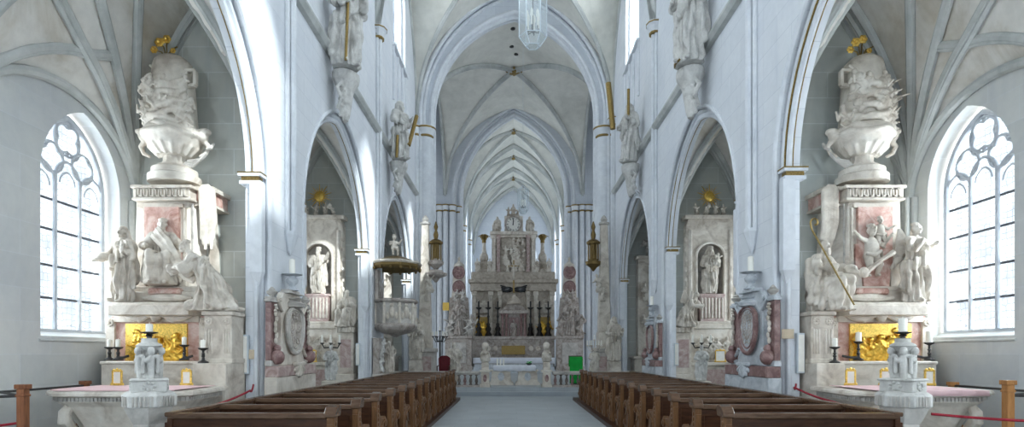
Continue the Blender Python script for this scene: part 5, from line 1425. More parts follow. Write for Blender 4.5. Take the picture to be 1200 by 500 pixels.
# ---------------------------------------------------------------- altars in the second and third bays
def sunburst(m, c, r, n=20, th=.05):
    for k in range(n):
        a = 2 * PI * k / n; L = r * (1 if k % 2 else .72); w = PI / n * .85
        p = [(c[0] + r * .34 * math.cos(a - w), c[2] + r * .34 * math.sin(a - w)), (c[0] + L * math.cos(a), c[2] + L * math.sin(a)), (c[0] + r * .34 * math.cos(a + w), c[2] + r * .34 * math.sin(a + w))]
        m.prism(p, 'y', c[1] - th * .4, c[1] + th * .4)
    m.ball(c, (r * .40, th * 1.4, r * .40), 14, 8)
def niche_altar(s, label, wall_y, cx, central, top=True, sc=1.0):
    t = thing('niche_altar', label, 'altar', (s * cx, wall_y - .5, 0))
    X = s * cx; W = wall_y - .02
    def B(m, x0, x1, d, z0, z1): m.box(X + x0, X + x1, W - d, W, z0, z1); return m
    m = MB(); B(m, -1.0, 1.0, 1.25, 0, .22); B(m, -.9, .9, 1.0, .22, .36); m.build('step', M['alab'], t, bevel=.015)
    m = MB(); B(m, -.85, .85, .85, .36, 1.16); B(m, -.9, .9, .9, 1.16, 1.26); m.build('altar_block', M['alab'], t, bevel=.015)
    m = MB(); B(m, -.6, .6, .87, .5, 1.04); m.build('front_panel', M['rose'], t)
    m = MB(); B(m, -.80, .80, .55, 1.26, 2.36); m.build('retable', M['alab_w'], t, bevel=.012)
    g = cluster_mesh([(X - .42 + .17 * q, W - .56, 1.42 + .05 * (q % 2), .62) for q in range(6)], .022, 11 + s)
    me = sculpt(g, .022, 1); me.transform(Matrix.Translation((-X, -(wall_y - .5), 0))); link('relief', me, M['statue'], t, True, 180)
    m = MB(); B(m, -.88, .88, .62, 2.36, 2.52); B(m, -.6, .6, .60, 2.52, 2.60); m.build('ledge', M['alab'], t, bevel=.015)
    m = MB(); B(m, -.38, .38, .58, 2.60, 3.42); B(m, -.42, .42, .60, 3.42, 3.50); po = m.build('figure_pedestal', M['rose'], t, bevel=.01)
    m = MB()
    for q in range(7): m.cap((X - .33 + .11 * q, W - .585, 2.72), (X - .33 + .11 * q, W - .585, 3.34), .032, .032, 8)
    m.build('fluting', M['alab'], po, True)
    # shrine frame round a round-headed niche
    m = MB(); a = .46
    arc = arch_pts(0, a, 4.75, a * .98)
    L = [(-.80, 2.60), (-a, 2.60)] + [(-a, 4.75)] + arc + [(a, 4.75), (a, 2.60), (.80, 2.60), (.80, 5.75), (.72, 5.98), (-.72, 5.98), (-.80, 5.75)]
    m.prism([(X + x, z) for x, z in L], 'y', W - .40, W - .06); fo = m.build('shrine_frame', M['alab'], t, bevel=.01)
    m = MB(); B(m, -.7, .7, .08, 2.6, 5.9); m.build('niche_back', M['alab_g'], t)
    m = MB(); m.tube([(X + x, W - .41, z) for x, z in [(-a, 2.6)] + arc + [(a, 2.6)]], .045, 8)
    for e in (-1, 1):
        m.tube([(X + e * .66, W - .42, 2.65), (X + e * .66, W - .42, 5.6)], .06, 8)
        for q in range(8): m.ball((X + e * .80, W - .38, 3.0 + .33 * q), (.06, .05, .09), 7, 5)
    m.build('frame_moulding', M['alab_w'], fo, True)
    m = MB(); B(m, -.86, .86, .50, 5.98, 6.10); m.build('cornice', M['alab'], t, bevel=.012)
    if top:
        g = cluster_mesh([(X - .42, W - .3, 6.08, .44), (X - .12, W - .3, 6.08, .46), (X + .2, W - .3, 6.08, .46), (X + .46, W - .3, 6.08, .40)], .022, 17 + s)
        me = sculpt(g, .022, 1); me.transform(Matrix.Translation((-X, -(wall_y - .5), 0))); link('crest_figures', me, M['statue'], t, True, 180)
        m = MB(); sunburst(m, (X, W - .3, 6.75), .42); m.build('gilt_sunburst', M['gold'], t)
    # side pedestal towards the nave
    px = -s * 1.07
    m = MB(); B(m, px - .30, px + .29, 1.1, 0, .9); B(m, px - .25, px + .25, 1.02, .9, 2.22); B(m, px - .29, px + .29, 1.1, 2.22, 2.38); sp = m.build('side_pedestal', M['alab'], t, bevel=.012)
    m = MB(); B(m, px - .17, px + .17, 1.04, 1.1, 2.0); m.build('pedestal_panel', M['rose'], sp)
    m = MB()
    for q in range(6): m.cap((X + px - .25 + .1 * q, W - 1.105, 2.25), (X + px - .25 + .1 * q, W - 1.105, 2.36), .03, .03, 6)
    m.build('gadroon', M['alab_w'], sp, True)
    return X, W, px
W2 = {-1: YC[-1] + BAY / 2 + .08, 1: YC[1] + BAY / 2 + .38}
X, W, px = niche_altar(-1, 'tall niche altar with gilt sunburst behind the second left arch', W2[-1], 6.50, None)
fig_thing('statue', 'marble saint with raised arm standing in the left niche altar', 'statue', 'statue', (X, W - .38, 3.50), 1.52, pose='stand', beard=True, seed=31, R=((.16, -.02, .72), (.24, -.14, .84)), fold=.014)
fig_thing('statue', 'seated marble bishop beside the left niche altar', 'statue', 'statue', (X + px, W - .78, 2.38), 1.38, pose='sit', hair='', mitre=False, beard=True, seed=33, rz=-.35, fold=.015)
X, W, px = niche_altar(1, 'tall niche altar with gilt sunburst behind the second right arch', W2[1], 6.42, None)
fig_thing('statue', 'crowned marble madonna with child in the right niche altar', 'statue', 'statue', (X, W - .38, 3.50), 1.54, pose='stand', veil=True, hair='', crown=True, child=True, seed=36, fold=.014)
fig_thing('statue', 'marble angel with spread wings beside the right niche altar', 'statue', 'statue', (X + px + .14, W - 1.0, 2.385), 1.27, pose='kneel', hair='long', seed=38, rz=.7, fold=.015, wings=dict(c=(0, -.08, .60), span=.27, up=.30, down=.02, sweep=.1))
altar_card(6.62, W2[1] - .80, 1.275, .34, .38, 'gilt framed card on the right niche altar')
altar_card(-6.62, W2[-1] - .80, 1.275, .34, .38, 'gilt framed card on the left niche altar')
# third bays: plain tall relief altars
for s in (-1, 1):
    X = s * 6.25; W = YC[s] + 1.5 * BAY + (.08 if s < 0 else .38) - .03
    t = thing('relief_altar', 'tall relief altar behind the third %s arch' % LR[s], 'altar', (X, W - .4, 0))
    m = MB(); m.box(X - .8, X + .8, W - .9, W, 0, 1.3); m.box(X - .86, X + .86, W - .95, W, 1.3, 1.42); m.build('altar_block', M['alab'], t, bevel=.015)
    m = MB(); m.box(X - .55, X + .55, W - .45, W, 1.42, 5.9); m.box(X - .64, X + .64, W - .5, W, 5.9, 6.05); m.build('relief_slab', M['alab'], t, bevel=.015)
    g = cluster_mesh([(X + .16 * (-1) ** q, W - .46, 1.8 + .72 * q, .8) for q in range(5)], .03, 51 + s); me = sculpt(g, .03, 1); me.transform(Matrix.Translation((-X, -(W - .4), 0))); link('relief_figures', me, M['statue'], t, True, 180)
    g = make_figure(pose='putto', wings=True); me = sculpt(g, .014, 1); me.transform(Matrix.Translation((0, .2, 6.05)) @ Matrix.Scale(1.05, 4) @ Matrix.Translation((0, 0, -.02))); link('crest_figure', me, M['alab_g'], t, True, 180)
# small statue candelabra beside the second-bay altars
for s, d in ((-1, 17.2), (1, 17.0)):
    px = 388 if s < 0 else 822; x = wx(px, d)
    t = thing('candelabrum', 'small marble figure holding dark candle arms, by the %s niche altar' % LR[s], 'candle holder', (x, d, 0))
    m = MB(); m.box(x - .3, x + .3, d - .3, d + .3, 0, .45); m.box(x - .22, x + .22, d - .22, d + .22, .45, .75); m.build('base', M['statue'], t, bevel=.015)
    fig_part('figure', t, 'statue_g', (x, d, .75), 1.02, pose='stand', seed=60 + s, voxel=.014, hair='short')
    m = MB(); 
    for e in (-1, 0, 1):
        m.tube([(x, d, 1.74), (x + e * .2, d - .02, 1.72), (x + e * .26, d - .02, 1.84)], .02, 6); m.lathe([(.02, 1.82), (.06, 1.85), (.06, 1.87), (.02, 1.875)], (x + e * .26, d - .02, 0), 10)
    ao = m.build('candle_arms', M['iron'], t, True)
    for e in (-1, 0, 1): c = MB(); c.lathe([(.03, 1.87), (.03, 2.1), (.004, 2.11)], (x + e * .26, d - .02, 0), 8); c.build('candle', M['candle'], ao, True)

# ---------------------------------------------------------------- statues on the nave walls
def console(s, y, zt, zb, label):
    x = s * (NX - .06)
    m = MB(); rn = random.Random(int(y * 10))
    h = zt - zb
    m.add([], [])
    m.lathe([(.10, zb), (.16, zb + h * .15), (.20, zb + h * .4), (.24, zb + h * .62), (.40, zb + h * .85), (.42, zt - .05), (.42, zt)], (x - s * .32, y, 0), 14, .8, 1)
    for q in range(5):
        zz = zb + h * (.1 + .17 * q); e = (-1) ** q
        m.ball((x - s * (.26 + .03 * q), y + e * .10, zz), (.10, .13, .14), 8, 6); m.cap((x - s * .22, y - e * .14, zz), (x - s * (.30 + .02 * q), y - e * .24, zz + .18), .07, .05, 8)
    for e in (-1, 1): m.tube([(x - s * .15, y + e * .2, zb + h * .2), (x - s * .3, y + e * .3, zb + h * .4), (x - s * .2, y + e * .34, zb + h * .62), (x - s * .35, y + e * .28, zb + h * .8)], [.05, .07, .06, .05], 8)
    m.ball((x - s * .34, y, zb + h * .42), (.12, .12, .15), 9, 7)
    me = sculpt(m, .018, 1, .02, 3, nf=7)
    o = link('console', me, M['statue_g'], None, True, 180); tag(o, label, 'console'); return o
def pier_statue(s, y, z, h, label, clabel, gold, **k):
    console(s, y + .3, z, z - 1.16, clabel)
    x = s * (NX - .48)
    t = thing('statue', label, 'statue', (x, y, z + .005), 'apostle statues on the nave walls')
    rz = k.pop('rz', -s * PI / 2)
    fig_part('figure', t, 'statue_g', (x, y, z + .005), h, rz=rz, fold=.015, voxel=.009, **k)
    m = MB()
    for p in gold: m.tube([(x + a * 1, y + b, z + c) for a, b, c in p[0]], p[1], 8)
    m.build('gilt_attribute', M['gold_d'], t, True)
ZC = 8.5
pier_statue(-1, 14.2, ZC, 2.35, 'large statue with gilt staff on console, nearest on left nave wall', 'carved stone console under the nearest statue on left nave wall', [([(.1, -.42, .02), (.18, -.36, 2.6)], .035)], pose='stand', seed=71, hair='short', beard=True, rz=PI / 2 - .9)
pier_statue(-1, 20.95, ZC, 2.1, 'statue with gilt diagonal beam, second on left nave wall', 'carved stone console under the second statue on left nave wall', [([(.35, -.15, .5), (.55, .35, 1.75)], .075), ([(-.05, -.35, .0), (-.02, -.32, .8)], .05)], pose='stand', seed=73, hair='long', beard=True, rz=PI / 2 - .6)
pier_statue(1, 14.0, ZC, 2.35, 'large statue in gold-hemmed robe on console, nearest on right nave wall', 'carved stone console under the nearest statue on right nave wall', [([(.05, .30, .1), (-.1, .42, 1.1), (-.02, .34, 2.0)], .03), ([(-.30, -.2, .05), (-.36, .0, .03), (-.30, .22, .05)], .025)], pose='stand', seed=75, hair='short', beard=True, w=1.1, rz=-PI / 2 + .7)
pier_statue(1, 21.2, ZC, 2.1, 'statue with tall gilt saw on console, second on right nave wall', 'carved stone console under the second statue on right nave wall', [([(-.62, -.1, 1.2), (-.78, -.05, 2.9)], .10), ([(-.1, -.30, 1.5), (-.1, -.33, 2.55)], .05)], pose='stand', seed=77, hair='long', beard=True, rz=-PI / 2 + .6)

# ---------------------------------------------------------------- pulpit
def pulpit():
    cx, cy = -4.02, 19.45
    t = thing('pulpit', 'carved stone pulpit hanging on the second left pier', 'pulpit', (cx, cy, 2.2))
    def octo(r, z, k=8): return [(cx + r * math.cos(2 * PI * i / k + PI / k), cy + r * math.sin(2 * PI * i / k + PI / k), z) for i in range(k)]
    m = MB(); m.lathe([(.04, 2.10), (.20, 2.17), (.48, 2.24), (.66, 2.33), (.74, 2.42), (.75, 2.48), (.69, 2.54)], (cx, cy, 0), 8, rz=PI / 8); m.build('bowl', M['alab_d'], t, bevel=.01)
    m = MB(); m.lathe([(.66, 2.52), (.66, 3.24)], (cx, cy, 0), 8, rz=PI / 8); bo = m.build('parapet', M['alab_g'], t)
    m = MB(); m.lathe([(.70, 3.22), (.76, 3.26), (.76, 3.34), (.66, 3.36), (.58, 3.36)], (cx, cy, 0), 8, rz=PI / 8); m.build('handrail', M['alab_d'], t, bevel=.01)
    for i in range(8):
        a = 2 * PI * (i + .5) / 8 + PI / 8; 
        x, y = cx + .62 * math.cos(a), cy + .62 * math.sin(a)
        if x < cx - .2: continue
        m = MB(); m.ball((x, y, 2.9), (.09, .09, .2), 10, 7); m.ball((x, y, 3.12), (.07, .07, .07), 8, 6)
        for e in (-1, 1): m.ball((x - e * .14 * math.sin(a), y + e * .14 * math.cos(a), 2.78), (.06, .06, .12), 8, 6)
        m.build('relief', M['alab'], bo, True)
    for i in range(8):
        a = 2 * PI * i / 8 + PI / 8; x, y = cx + .67 * math.cos(a), cy + .67 * math.sin(a)
        m = MB(); m.tube([(x, y, 2.54), (x, y, 3.22)], [.05, .04], 8); m.ball((x, y, 3.1), .06, 8, 5); m.build('corner_shaft', M['alab_w'], bo, True)
    m = MB(); m.box(-4.62, -4.52, cy - .42, cy + .42, 3.3, 4.3); m.build('back_panel', M['alab_d'], t, bevel=.01)
    m = MB()
    for q in range(4): m.ball((-4.50, cy - .2 + .13 * q, 3.8 + .08 * (q % 2)), (.05, .09, .2), 8, 6)
    m.build('back_relief', M['alab_g'], t, True)
    # sounding board
    m = MB(); m.lathe([(.30, 4.55), (.72, 4.34), (.82, 4.34), (.86, 4.42), (.86, 4.56), (.60, 4.66), (.25, 4.78)], (cx, cy, 0), 8, rz=PI / 8); so = m.build('sounding_board', M['bronze'], t, bevel=.01)
    m = MB(); m.lathe([(.865, 4.50), (.90, 4.53), (.90, 4.58), (.865, 4.60)], (cx, cy, 0), 8, rz=PI / 8); m.build('cornice', M['alab'], so)
    m = MB()
    for i in range(16):
        a = 2 * PI * i / 16; m.ball((cx + .82 * math.cos(a), cy + .82 * math.sin(a), 4.34), .05, 6, 5)
    m.build('tassels', M['bronze'], so, True)
    fig_thing('statue', 'seated white putto on the sounding board of the pulpit', 'statue', 'statue', (cx - .05, cy, 4.79), .78, pose='putto', hair='short', wings=False, rz=.5, voxel=.014, fold=0, legs=(((-.09, -.16, .36), (-.10, -.18, .12)), ((.09, -.18, .34), (.12, -.14, .10))))
pulpit()
t = thing('monument', 'carved figure monument standing under the pulpit', 'monument', (-4.3, 19.1, 0))
m = MB(); m.box(-4.56, -4.05, 18.45, 19.75, 0, .8); m.box(-4.56, -4.0, 18.4, 19.8, .8, .9); m.build('base', M['alab_g'], t, bevel=.015)
m = MB(); m.box(-4.56, -4.36, 18.5, 19.05, .9, 2.05); m.build('slab', M['alab_d'], t, bevel=.01)
fig_part('figure', t, 'statue', (-4.22, 19.42, .9), 1.05, pose='stand', seed=81, beard=True, voxel=.014, rz=.6)
g = cluster_mesh([(-4.33, 18.62 + .13 * q, 1.0 + .3 * q, .42) for q in range(3)], .02, 5); me = sculpt(g, .02, 1); me.transform(Matrix.Translation((4.3, -19.1, 0))); link('relief', me, M['statue_g'], t, True, 180)
# ---------------------------------------------------------------- obelisk monuments at the crossing piers
def crossing_monument(s):
    y = 26.35; X = s * 4.02
    W = LR[s]
    t = thing('obelisk_monument', 'tall stone obelisk with marble figures and gilt shrine at the %s crossing pier' % W, 'monument', (X, y, FZ))
    def Bx(m, x0, x1, y0, y1, z0, z1, **k): m.box(min(X + s * x0, X + s * x1), max(X + s * x0, X + s * x1), y0, y1, z0, z1, **k); return m
    m = MB(); Bx(m, -.42, .52, y - .5, y + .5, FZ, 1.6); Bx(m, -.48, .56, y - .55, y + .5, FZ, .55); Bx(m, -.48, .56, y - .55, y + .5, 1.6, 1.78); m.build('base', M['alab_g'], t, bevel=.02)
    m = MB(); Bx(m, -.3, .3, y - .52, y - .5, .75, 1.4); m.build('base_panel', M['rose'], t)
    m = MB(); Bx(m, -.28, .34, y - .34, y + .30, 1.78, 2.5); Bx(m, -.24, .30, y - .30, y + .26, 2.5, 7.35, top=.56); m.build('obelisk', M['alab'], t, bevel=.02)
    m = MB(); m.lathe([(.17, 7.33), (.24, 7.38), (.24, 7.46), (.12, 7.5), (.16, 7.6), (.10, 7.72), (.02, 7.8)], (X + s * .03, y - .02, 0), 12); m.build('finial', M['alab_g'], t, True)
    off = Vector((X, y, FZ))
    g = cluster_mesh([(X - s * .25, y - .42, 4.3, .75), (X - s * .1, y - .42, 3.9, .6)], .03, 91); me = sculpt(g, .03, 1); me.transform(Matrix.Translation(-off)); link('hanging_putti', me, M['statue'], t, True, 180)
    # gilt shrine on the chancel side
    gx = X - s * .46
    m = MB(); m.lathe([(.03, 5.25), (.16, 5.42), (.34, 5.55), (.36, 5.68), (.25, 5.72), (.2, 5.8)], (gx, y - .1, 0), 10); m.build('shrine_bracket', M['alab_d' if s < 0 else 'bronze'], t, True)
    m = MB()
    for q in range(6):
        a = PI / 3 * q; m.tube([(gx + .22 * math.cos(a), y - .1 + .22 * math.sin(a), 5.75), (gx + .22 * math.cos(a), y - .1 + .22 * math.sin(a), 6.5)], .035, 6)
    m.lathe([(.12, 5.75), (.15, 6.0), (.10, 6.3), (.16, 6.5)], (gx, y - .1, 0), 10); m.lathe([(.30, 6.48), (.32, 6.56), (.2, 6.66), (.08, 6.7), (.12, 6.9), (.05, 7.1), (.10, 7.25), (.02, 7.5)], (gx, y - .1, 0), 10)
    m.build('gilt_shrine', M['bronze'], t, True)
    if s < 0:
        m = MB(); m.lathe([(.05, 4.75), (.20, 4.95), (.50, 5.05), (.52, 5.15), (.34, 5.22), (.28, 5.3)], (gx, y - .1, 0), 8); m.build('canopy', M['alab_d'], t)
    return t
for s in (-1, 1): crossing_monument(s)
fig_thing('statue', 'marble figure in wide cloak standing on the right crossing monument', 'statue', 'statue', (4.36, 25.44, 1.2), 1.9, pose='stand', seed=93, veil=True, hair='', rz=.3, fold=.016)
m = MB(); m.box(4.08, 4.62, 25.15, 25.74, FZ, 1.2); tag(m.build('figure_plinth', M['alab'], bevel=.02), 'stone plinth under the cloaked figure at the right crossing pier', 'plinth')
fig_thing('statue', 'marble figure in niche-like hood on the left crossing monument', 'statue', 'statue', (-4.32, 25.44, 1.25), 1.8, pose='stand', seed=95, veil=True, hair='', rz=-.3, fold=.016)
m = MB(); m.box(-4.6, -4.05, 25.15, 25.74, FZ, 1.25); tag(m.build('figure_plinth', M['alab'], bevel=.02), 'stone plinth under the hooded figure at the left crossing pier', 'plinth')
fig_thing('statue', 'white marble figure low beside the left crossing monument', 'statue', 'statue', (-2.72, 25.95, FZ), 1.7, pose='stand', seed=97, hair='short', beard=True, rz=.3, fold=.016)
def floor_candelabrum(px, d, label, mat, arms):
    x = wx(px, d)
    t = thing('candelabrum', label, 'candle holder', (x, d, FZ))
    m = MB(); m.lathe([(.25, FZ), (.25, .4), (.15, .5), (.12, .6)], (x, d, 0), 10); m.build('base', M[mat], t, True)
    if mat == 'statue': fig_part('figure', t, mat, (x, d, .6), 1.15, pose='stand', seed=99, voxel=.016, hair='short'); z0 = 1.7
    else:
        m = MB(); m.tube([(x, d, .55), (x, d, 2.3)], .035, 8); m.build('stem', M[mat], t, True); z0 = 2.1
    m = MB()
    for k in range(arms):
        a = 2 * PI * k / arms; r = .3
        m.tube([(x, d, z0), (x + r * .6 * math.cos(a), d + r * .6 * math.sin(a), z0 - .06), (x + r * math.cos(a), d + r * math.sin(a), z0 + .16)], .018, 6); m.lathe([(.02, z0 + .14), (.06, z0 + .17), (.06, z0 + .19)], (x + r * math.cos(a), d + r * math.sin(a), 0), 8)
    m.tube([(x, d, z0 - .1), (x, d, z0 + .4)], .02, 6); m.lathe([(.02, z0 + .38), (.06, z0 + .41), (.06, z0 + .43)], (x, d, 0), 8)
    ao = m.build('arms', M['alab_w' if mat == 'statue' else 'iron'], t, True)
    for k in range(arms + 1):
        a = 2 * PI * k / arms; r = .3 if k < arms else 0; zz = z0 + (.19 if k < arms else .43)
        c = MB(); c.lathe([(.025, zz), (.025, zz + .2), (.004, zz + .21)], (x + r * math.cos(a), d + r * math.sin(a), 0), 8); c.build('candle', M['candle'], ao, True)
floor_candelabrum(696.5, 24.8, 'white marble candelabrum figure with candles right of the green lectern', 'statue', 6)
floor_candelabrum(515.5, 25.2, 'black branched candelabrum left of the chancel opening', 'iron', 6)

# ---------------------------------------------------------------- medallion obelisks before the choir piers
def medallion_obelisk(s):
    d = 37.4; X = wx(538 if s < 0 else 667, d); off = Vector((X, d, FZ))
    t = thing('medallion_obelisk', 'obelisk with two red medallions above brown figure group, %s of the high altar' % LR[s], 'monument', off)
    m = MB(); m.box(X - .84, X + .84, d - .6, d + .5, FZ, 2.45); m.box(X - .9, X + .9, d - .68, d + .5, FZ, .7); m.box(X - .88, X + .88, d - .66, d + .5, 2.45, 2.65); m.build('base', M['alab_d'], t, bevel=.02)
    m = MB(); m.box(X - .5, X + .5, d - .64, d - .6, .9, 2.2); m.build('base_panel', M['alab_g'], t)
    m = MB(); m.box(X - .72, X + .72, d - .3, d + .45, 2.65, 5.1, top=.8); m.build('backing_slab', M['alab_d'], t, bevel=.02)
    fo = fig_part('figure', t, 'alab_d', (X, d - .35, 2.65), 2.3, pose='stand', seed=101 + s, voxel=.011, rz=.2 * s, hair='short', beard=True)
    for sp in ([(X - .6, d - .35, 2.66, 1.3)], [(X + .62, d - .35, 2.66, 1.3)], [(X - .2, d - .25, 4.9, .7), (X + .25, d - .25, 4.9, .7)]):
        g = cluster_mesh(sp, .03, 105 + s); me = sculpt(g, .03, 1); me.transform(Matrix.Translation(-off)); link('side_figure' if len(sp) == 1 else 'crowning_group', me, M['alab_d' if s > 0 else 'alab_g'], t, True, 180)
    m = MB(); m.box(X - .46, X + .46, d - .2, d + .25, 5.05, 7.1, top=.72); m.lathe([(.30, 7.05), (.36, 7.12), (.30, 7.25), (.12, 7.4), (.05, 7.5), (.1, 7.62), (.01, 7.75)], (X, d, 0), 12); m.build('obelisk', M['alab'], t, bevel=.015)
    for k, z in enumerate((5.75, 6.7)):
        m = MB(); m.prism([(X + .36 * math.cos(2 * PI * i / 20), z + .40 * math.sin(2 * PI * i / 20)) for i in range(20)], 'y', d - .27, d - .17); o = m.build('medallion', M['red'], t, bevel=.02)
        m = MB(); m.tube([(X + .37 * math.cos(2 * PI * i / 24), d - .27, z + .41 * math.sin(2 * PI * i / 24)) for i in range(24)], .04, 6, closed=True); m.ball((X, d - .28, z + .06), (.13, .06, .16), 8, 6); m.ball((X, d - .27, z - .16), (.22, .05, .12), 8, 6); m.build('medallion_frame', M['red'], o, True)
    if s < 0:
        m = MB(); m.box(X - 1.0, X - .6, d - .5, d - .42, 4.25, 4.75); m.build('gilt_plaque', M['gold'], t)
for s in (-1, 1): medallion_obelisk(s)

# ---------------------------------------------------------------- high altar
def high_altar():
    d = 38.7; X = 0.02; off = Vector((X, d, FZ)); k = d / F
    def x(px): return wx(px, d)
    def z(py): return wz(py, d)
    t = thing('high_altar', 'monumental white and grey high altar with clock closing the choir', 'altar', off)
    def B(m, p0, p1, q0, q1, d0, d1, **kw): m.box(x(p0), x(p1), d + d0, d + d1, z(q1), z(q0), **kw); return m
    m = MB(); m.box(x(556), x(648), d - 2.6, d + 2.2, FZ, .48); m.box(x(557), x(647), d - 2.2, d + 2.2, .48, .66); m.box(x(558), x(646), d - 1.8, d + 2.2, .66, .84); m.build('steps', M['greym'], t)
    m = MB(); m.box(x(554), x(649), d - .7, d + 2.0, .3, z(396)); B(m, 553, 650, 394, 398, -.78, 2.0); m.build('lower_tier', M['alab_d'], t, bevel=.03)
    m = MB(); B(m, 553, 650, 340, 396, .25, 2.0); m.build('middle_tier', M['altar'], t)
    # pilasters of the middle tier
    for px in (555.5, 575, 586, 619, 628, 647.5):
        m = MB(); B(m, px - 2.2, px + 2.2, 346, 392, .05, .3); B(m, px - 3, px + 3, 392, 396, 0, .3); B(m, px - 3, px + 3, 341, 346, 0, .3); m.build('pilaster', M['alab'], t, bevel=.03)
    m = MB(); B(m, 551, 652, 331, 341, 0, 2.0); B(m, 549, 654, 327, 331.5, -.2, 2.0); B(m, 552, 651, 318, 327, .1, 2.0); m.build('entablature', M['altar'], t, bevel=.04)
    for px in (565, 638):
        m = MB(); B(m, px - 7, px + 7, 371, 396, .14, .26); o = m.build('gilt_panel', M['gold_d'], t)
        g = cluster_mesh([(x(px - 4.2 + 2.8 * q), d + .1, z(395), .95 + .12 * (q % 2)) for q in range(4)], .05, int(px)); me = sculpt(g, .05, 1); me.transform(Matrix.Translation(-off)); link('gilt_relief', me, M['relief'], o, True, 180)
        m = MB(); B(m, px - 8.2, px + 8.2, 369, 371, .1, .3); B(m, px - 8.2, px - 7, 371, 396, .1, .3); B(m, px + 7, px + 8.2, 371, 396, .1, .3); m.build('panel_frame', M['alab_w'], o)
    for px in (564, 639):
        g = cluster_mesh([(x(px - 6 + 4 * q), d + .1, z(366), .8) for q in range(4)], .05, int(px) + 1); me = sculpt(g, .05, 1); me.transform(Matrix.Translation(-off)); link('frieze_relief', me, M['statue'], t, True, 180)
    # tabernacle
    m = MB(); B(m, 588, 616, 366, 398, -.35, .3); B(m, 586, 618, 394, 400, -.5, .3); to = m.build('tabernacle', M['alab_d'], t, bevel=.03)
    m = MB(); B(m, 596, 608, 372, 397, -.4, -.33); m.build('tabernacle_door', M['red'], to)
    fig_part('door_figure', to, 'alab_d', (x(602), d - .45, z(396)), 1.15, pose='stand', voxel=.016, seed=120)
    for px in (589, 593.5, 610.5, 615):
        m = MB(); m.lathe([(.11, z(398)), (.11, z(396)), (.085, z(395)), (.075, z(372)), (.12, z(369)), (.13, z(367))], (x(px), d - .5, 0), 12); m.build('column', M['red'], to, True)
    m = MB(); B(m, 585, 619, 364, 368, -.65, .3); m.prism([(x(587), z(364)), (x(617), z(364)), (x(612), z(359)), (x(607), z(356)), (x(597), z(356)), (x(592), z(359))], 'y', d - .45, d + .25); m.build('pediment', M['alab_d'], to, bevel=.03)
    m = MB(); m.lathe([(.48, z(357)), (.50, z(355)), (.38, z(351)), (.18, z(347)), (.10, z(346)), (.14, z(345)), (.05, z(344))], (x(602), d - .44, 0), 16); m.build('dome', M['altar'], to, True)
    m = MB(); 
    for e in (-1, 1):
        m.ball((x(602) + e * .42, d - .02, z(339)), (.42, .10, .2), 10, 6)
        for q in range(4): m.cap((x(602) + e * .3, d - .03, z(338)), (x(602) + e * (.86 - .05 * q), d - .03, z(334.5 + 2.4 * q)), .09, .05, 7)
    m.build('dark_cartouche', M['black'], t, True)
    # mensa with its linen and altar furniture stand in front
    m = MB(); m.box(x(558), x(646), d - 1.75, d - .9, .84, z(419)); m.build('mensa', M['alab_d'], t, bevel=.03)
    m = MB(); B(m, 588, 615, 405, 415, -.86, -.7); m.build('gilt_step', M['gold_d'], t)
    for px in (573, 581, 622, 630):
        m = MB(); m.prism([(x(px) + .16 * math.cos(2 * PI * i / 14), z(408) + .16 * math.sin(2 * PI * i / 14)) for i in range(14)], 'y', d - .78, d - .7); m.build('boss', M['alab_w'], t)
    # upper tier: relief between pilasters
    m = MB(); B(m, 576, 628, 270, 320, .5, 1.6); m.build('upper_tier', M['altar'], t)
    for px in (578.5, 584, 619, 625):
        m = MB(); B(m, px - 2, px + 2, 277, 318, .3, .55); B(m, px - 2.6, px + 2.6, 273.5, 279, .25, .55); B(m, px - 2.6, px + 2.6, 315, 319, .25, .55); m.build('upper_pilaster', M['rose' if px in (584, 619) else 'alab_w'], t, bevel=.02)
    m = MB(); B(m, 587, 616, 280, 319, .42, .52); po = m.build('relief_ground', M['altar'], t)
    rn = random.Random(9); sp = []
    for q in range(30): sp.append((x(590 + 23 * rn.random()), d + .26, z(318 - 32 * rn.random()), rn.uniform(.5, .75)))
    g = cluster_mesh(sp, .035, 131); me = sculpt(g, .028, 1); me.transform(Matrix.Translation(-off)); link('figure_relief', me, M['alab_w'], po, True, 180)
    m = MB(); B(m, 574, 630, 270, 274, .15, 1.6); B(m, 575.5, 628.5, 274, 277, .28, 1.6); m.build('upper_cornice', M['alab_w'], t, bevel=.03)
    m = MB(); B(m, 591, 613, 251, 270, .4, 1.4); m.build('clock_housing', M['alab'], t, bevel=.04)
    m = MB(); m.lathe([(0, 0)], n=3) if False else None
    cx, cz = x(601.5), z(261.5)
    m.prism([(cx + .50 * math.cos(2 * PI * i / 32), cz + .50 * math.sin(2 * PI * i / 32)) for i in range(32)], 'y', d + .33, d + .42); co_ = m.build('clock_face', M['paper'], t)
    m = MB(); m.tube([(cx + .53 * math.cos(2 * PI * i / 32), d + .33, cz + .53 * math.sin(2 * PI * i / 32)) for i in range(32)], .06, 8, closed=True); m.build('clock_rim', M['alab_d'], co_, True)
    m = MB()
    NUM = ['XII', 'I', 'II', 'III', 'IIII', 'V', 'VI', 'VII', 'VIII', 'IX', 'X', 'XI']
    for h, nm in enumerate(NUM):
        a = PI / 2 - h * PI / 6; u = Vector((math.cos(a), math.sin(a))); w = Vector((-u.y, u.x)) * -1
        def P(r, q): return (cx + u.x * r + w.x * q, d + .322, cz + u.y * r + w.y * q)
        n = len(nm); 
        for j, ch in enumerate(nm):
            q = (j - (n - 1) / 2) * .042
            if ch == 'I': m.tube([P(.33, q), P(.45, q)], .009, 4)
            elif ch == 'V': m.tube([P(.45, q - .018), P(.33, q)], .009, 4); m.tube([P(.45, q + .018), P(.33, q)], .007, 4)
            else: m.tube([P(.45, q - .018), P(.33, q + .018)], .009, 4); m.tube([P(.45, q + .018), P(.33, q - .018)], .007, 4)
    m.build('numerals', M['iron'], co_)
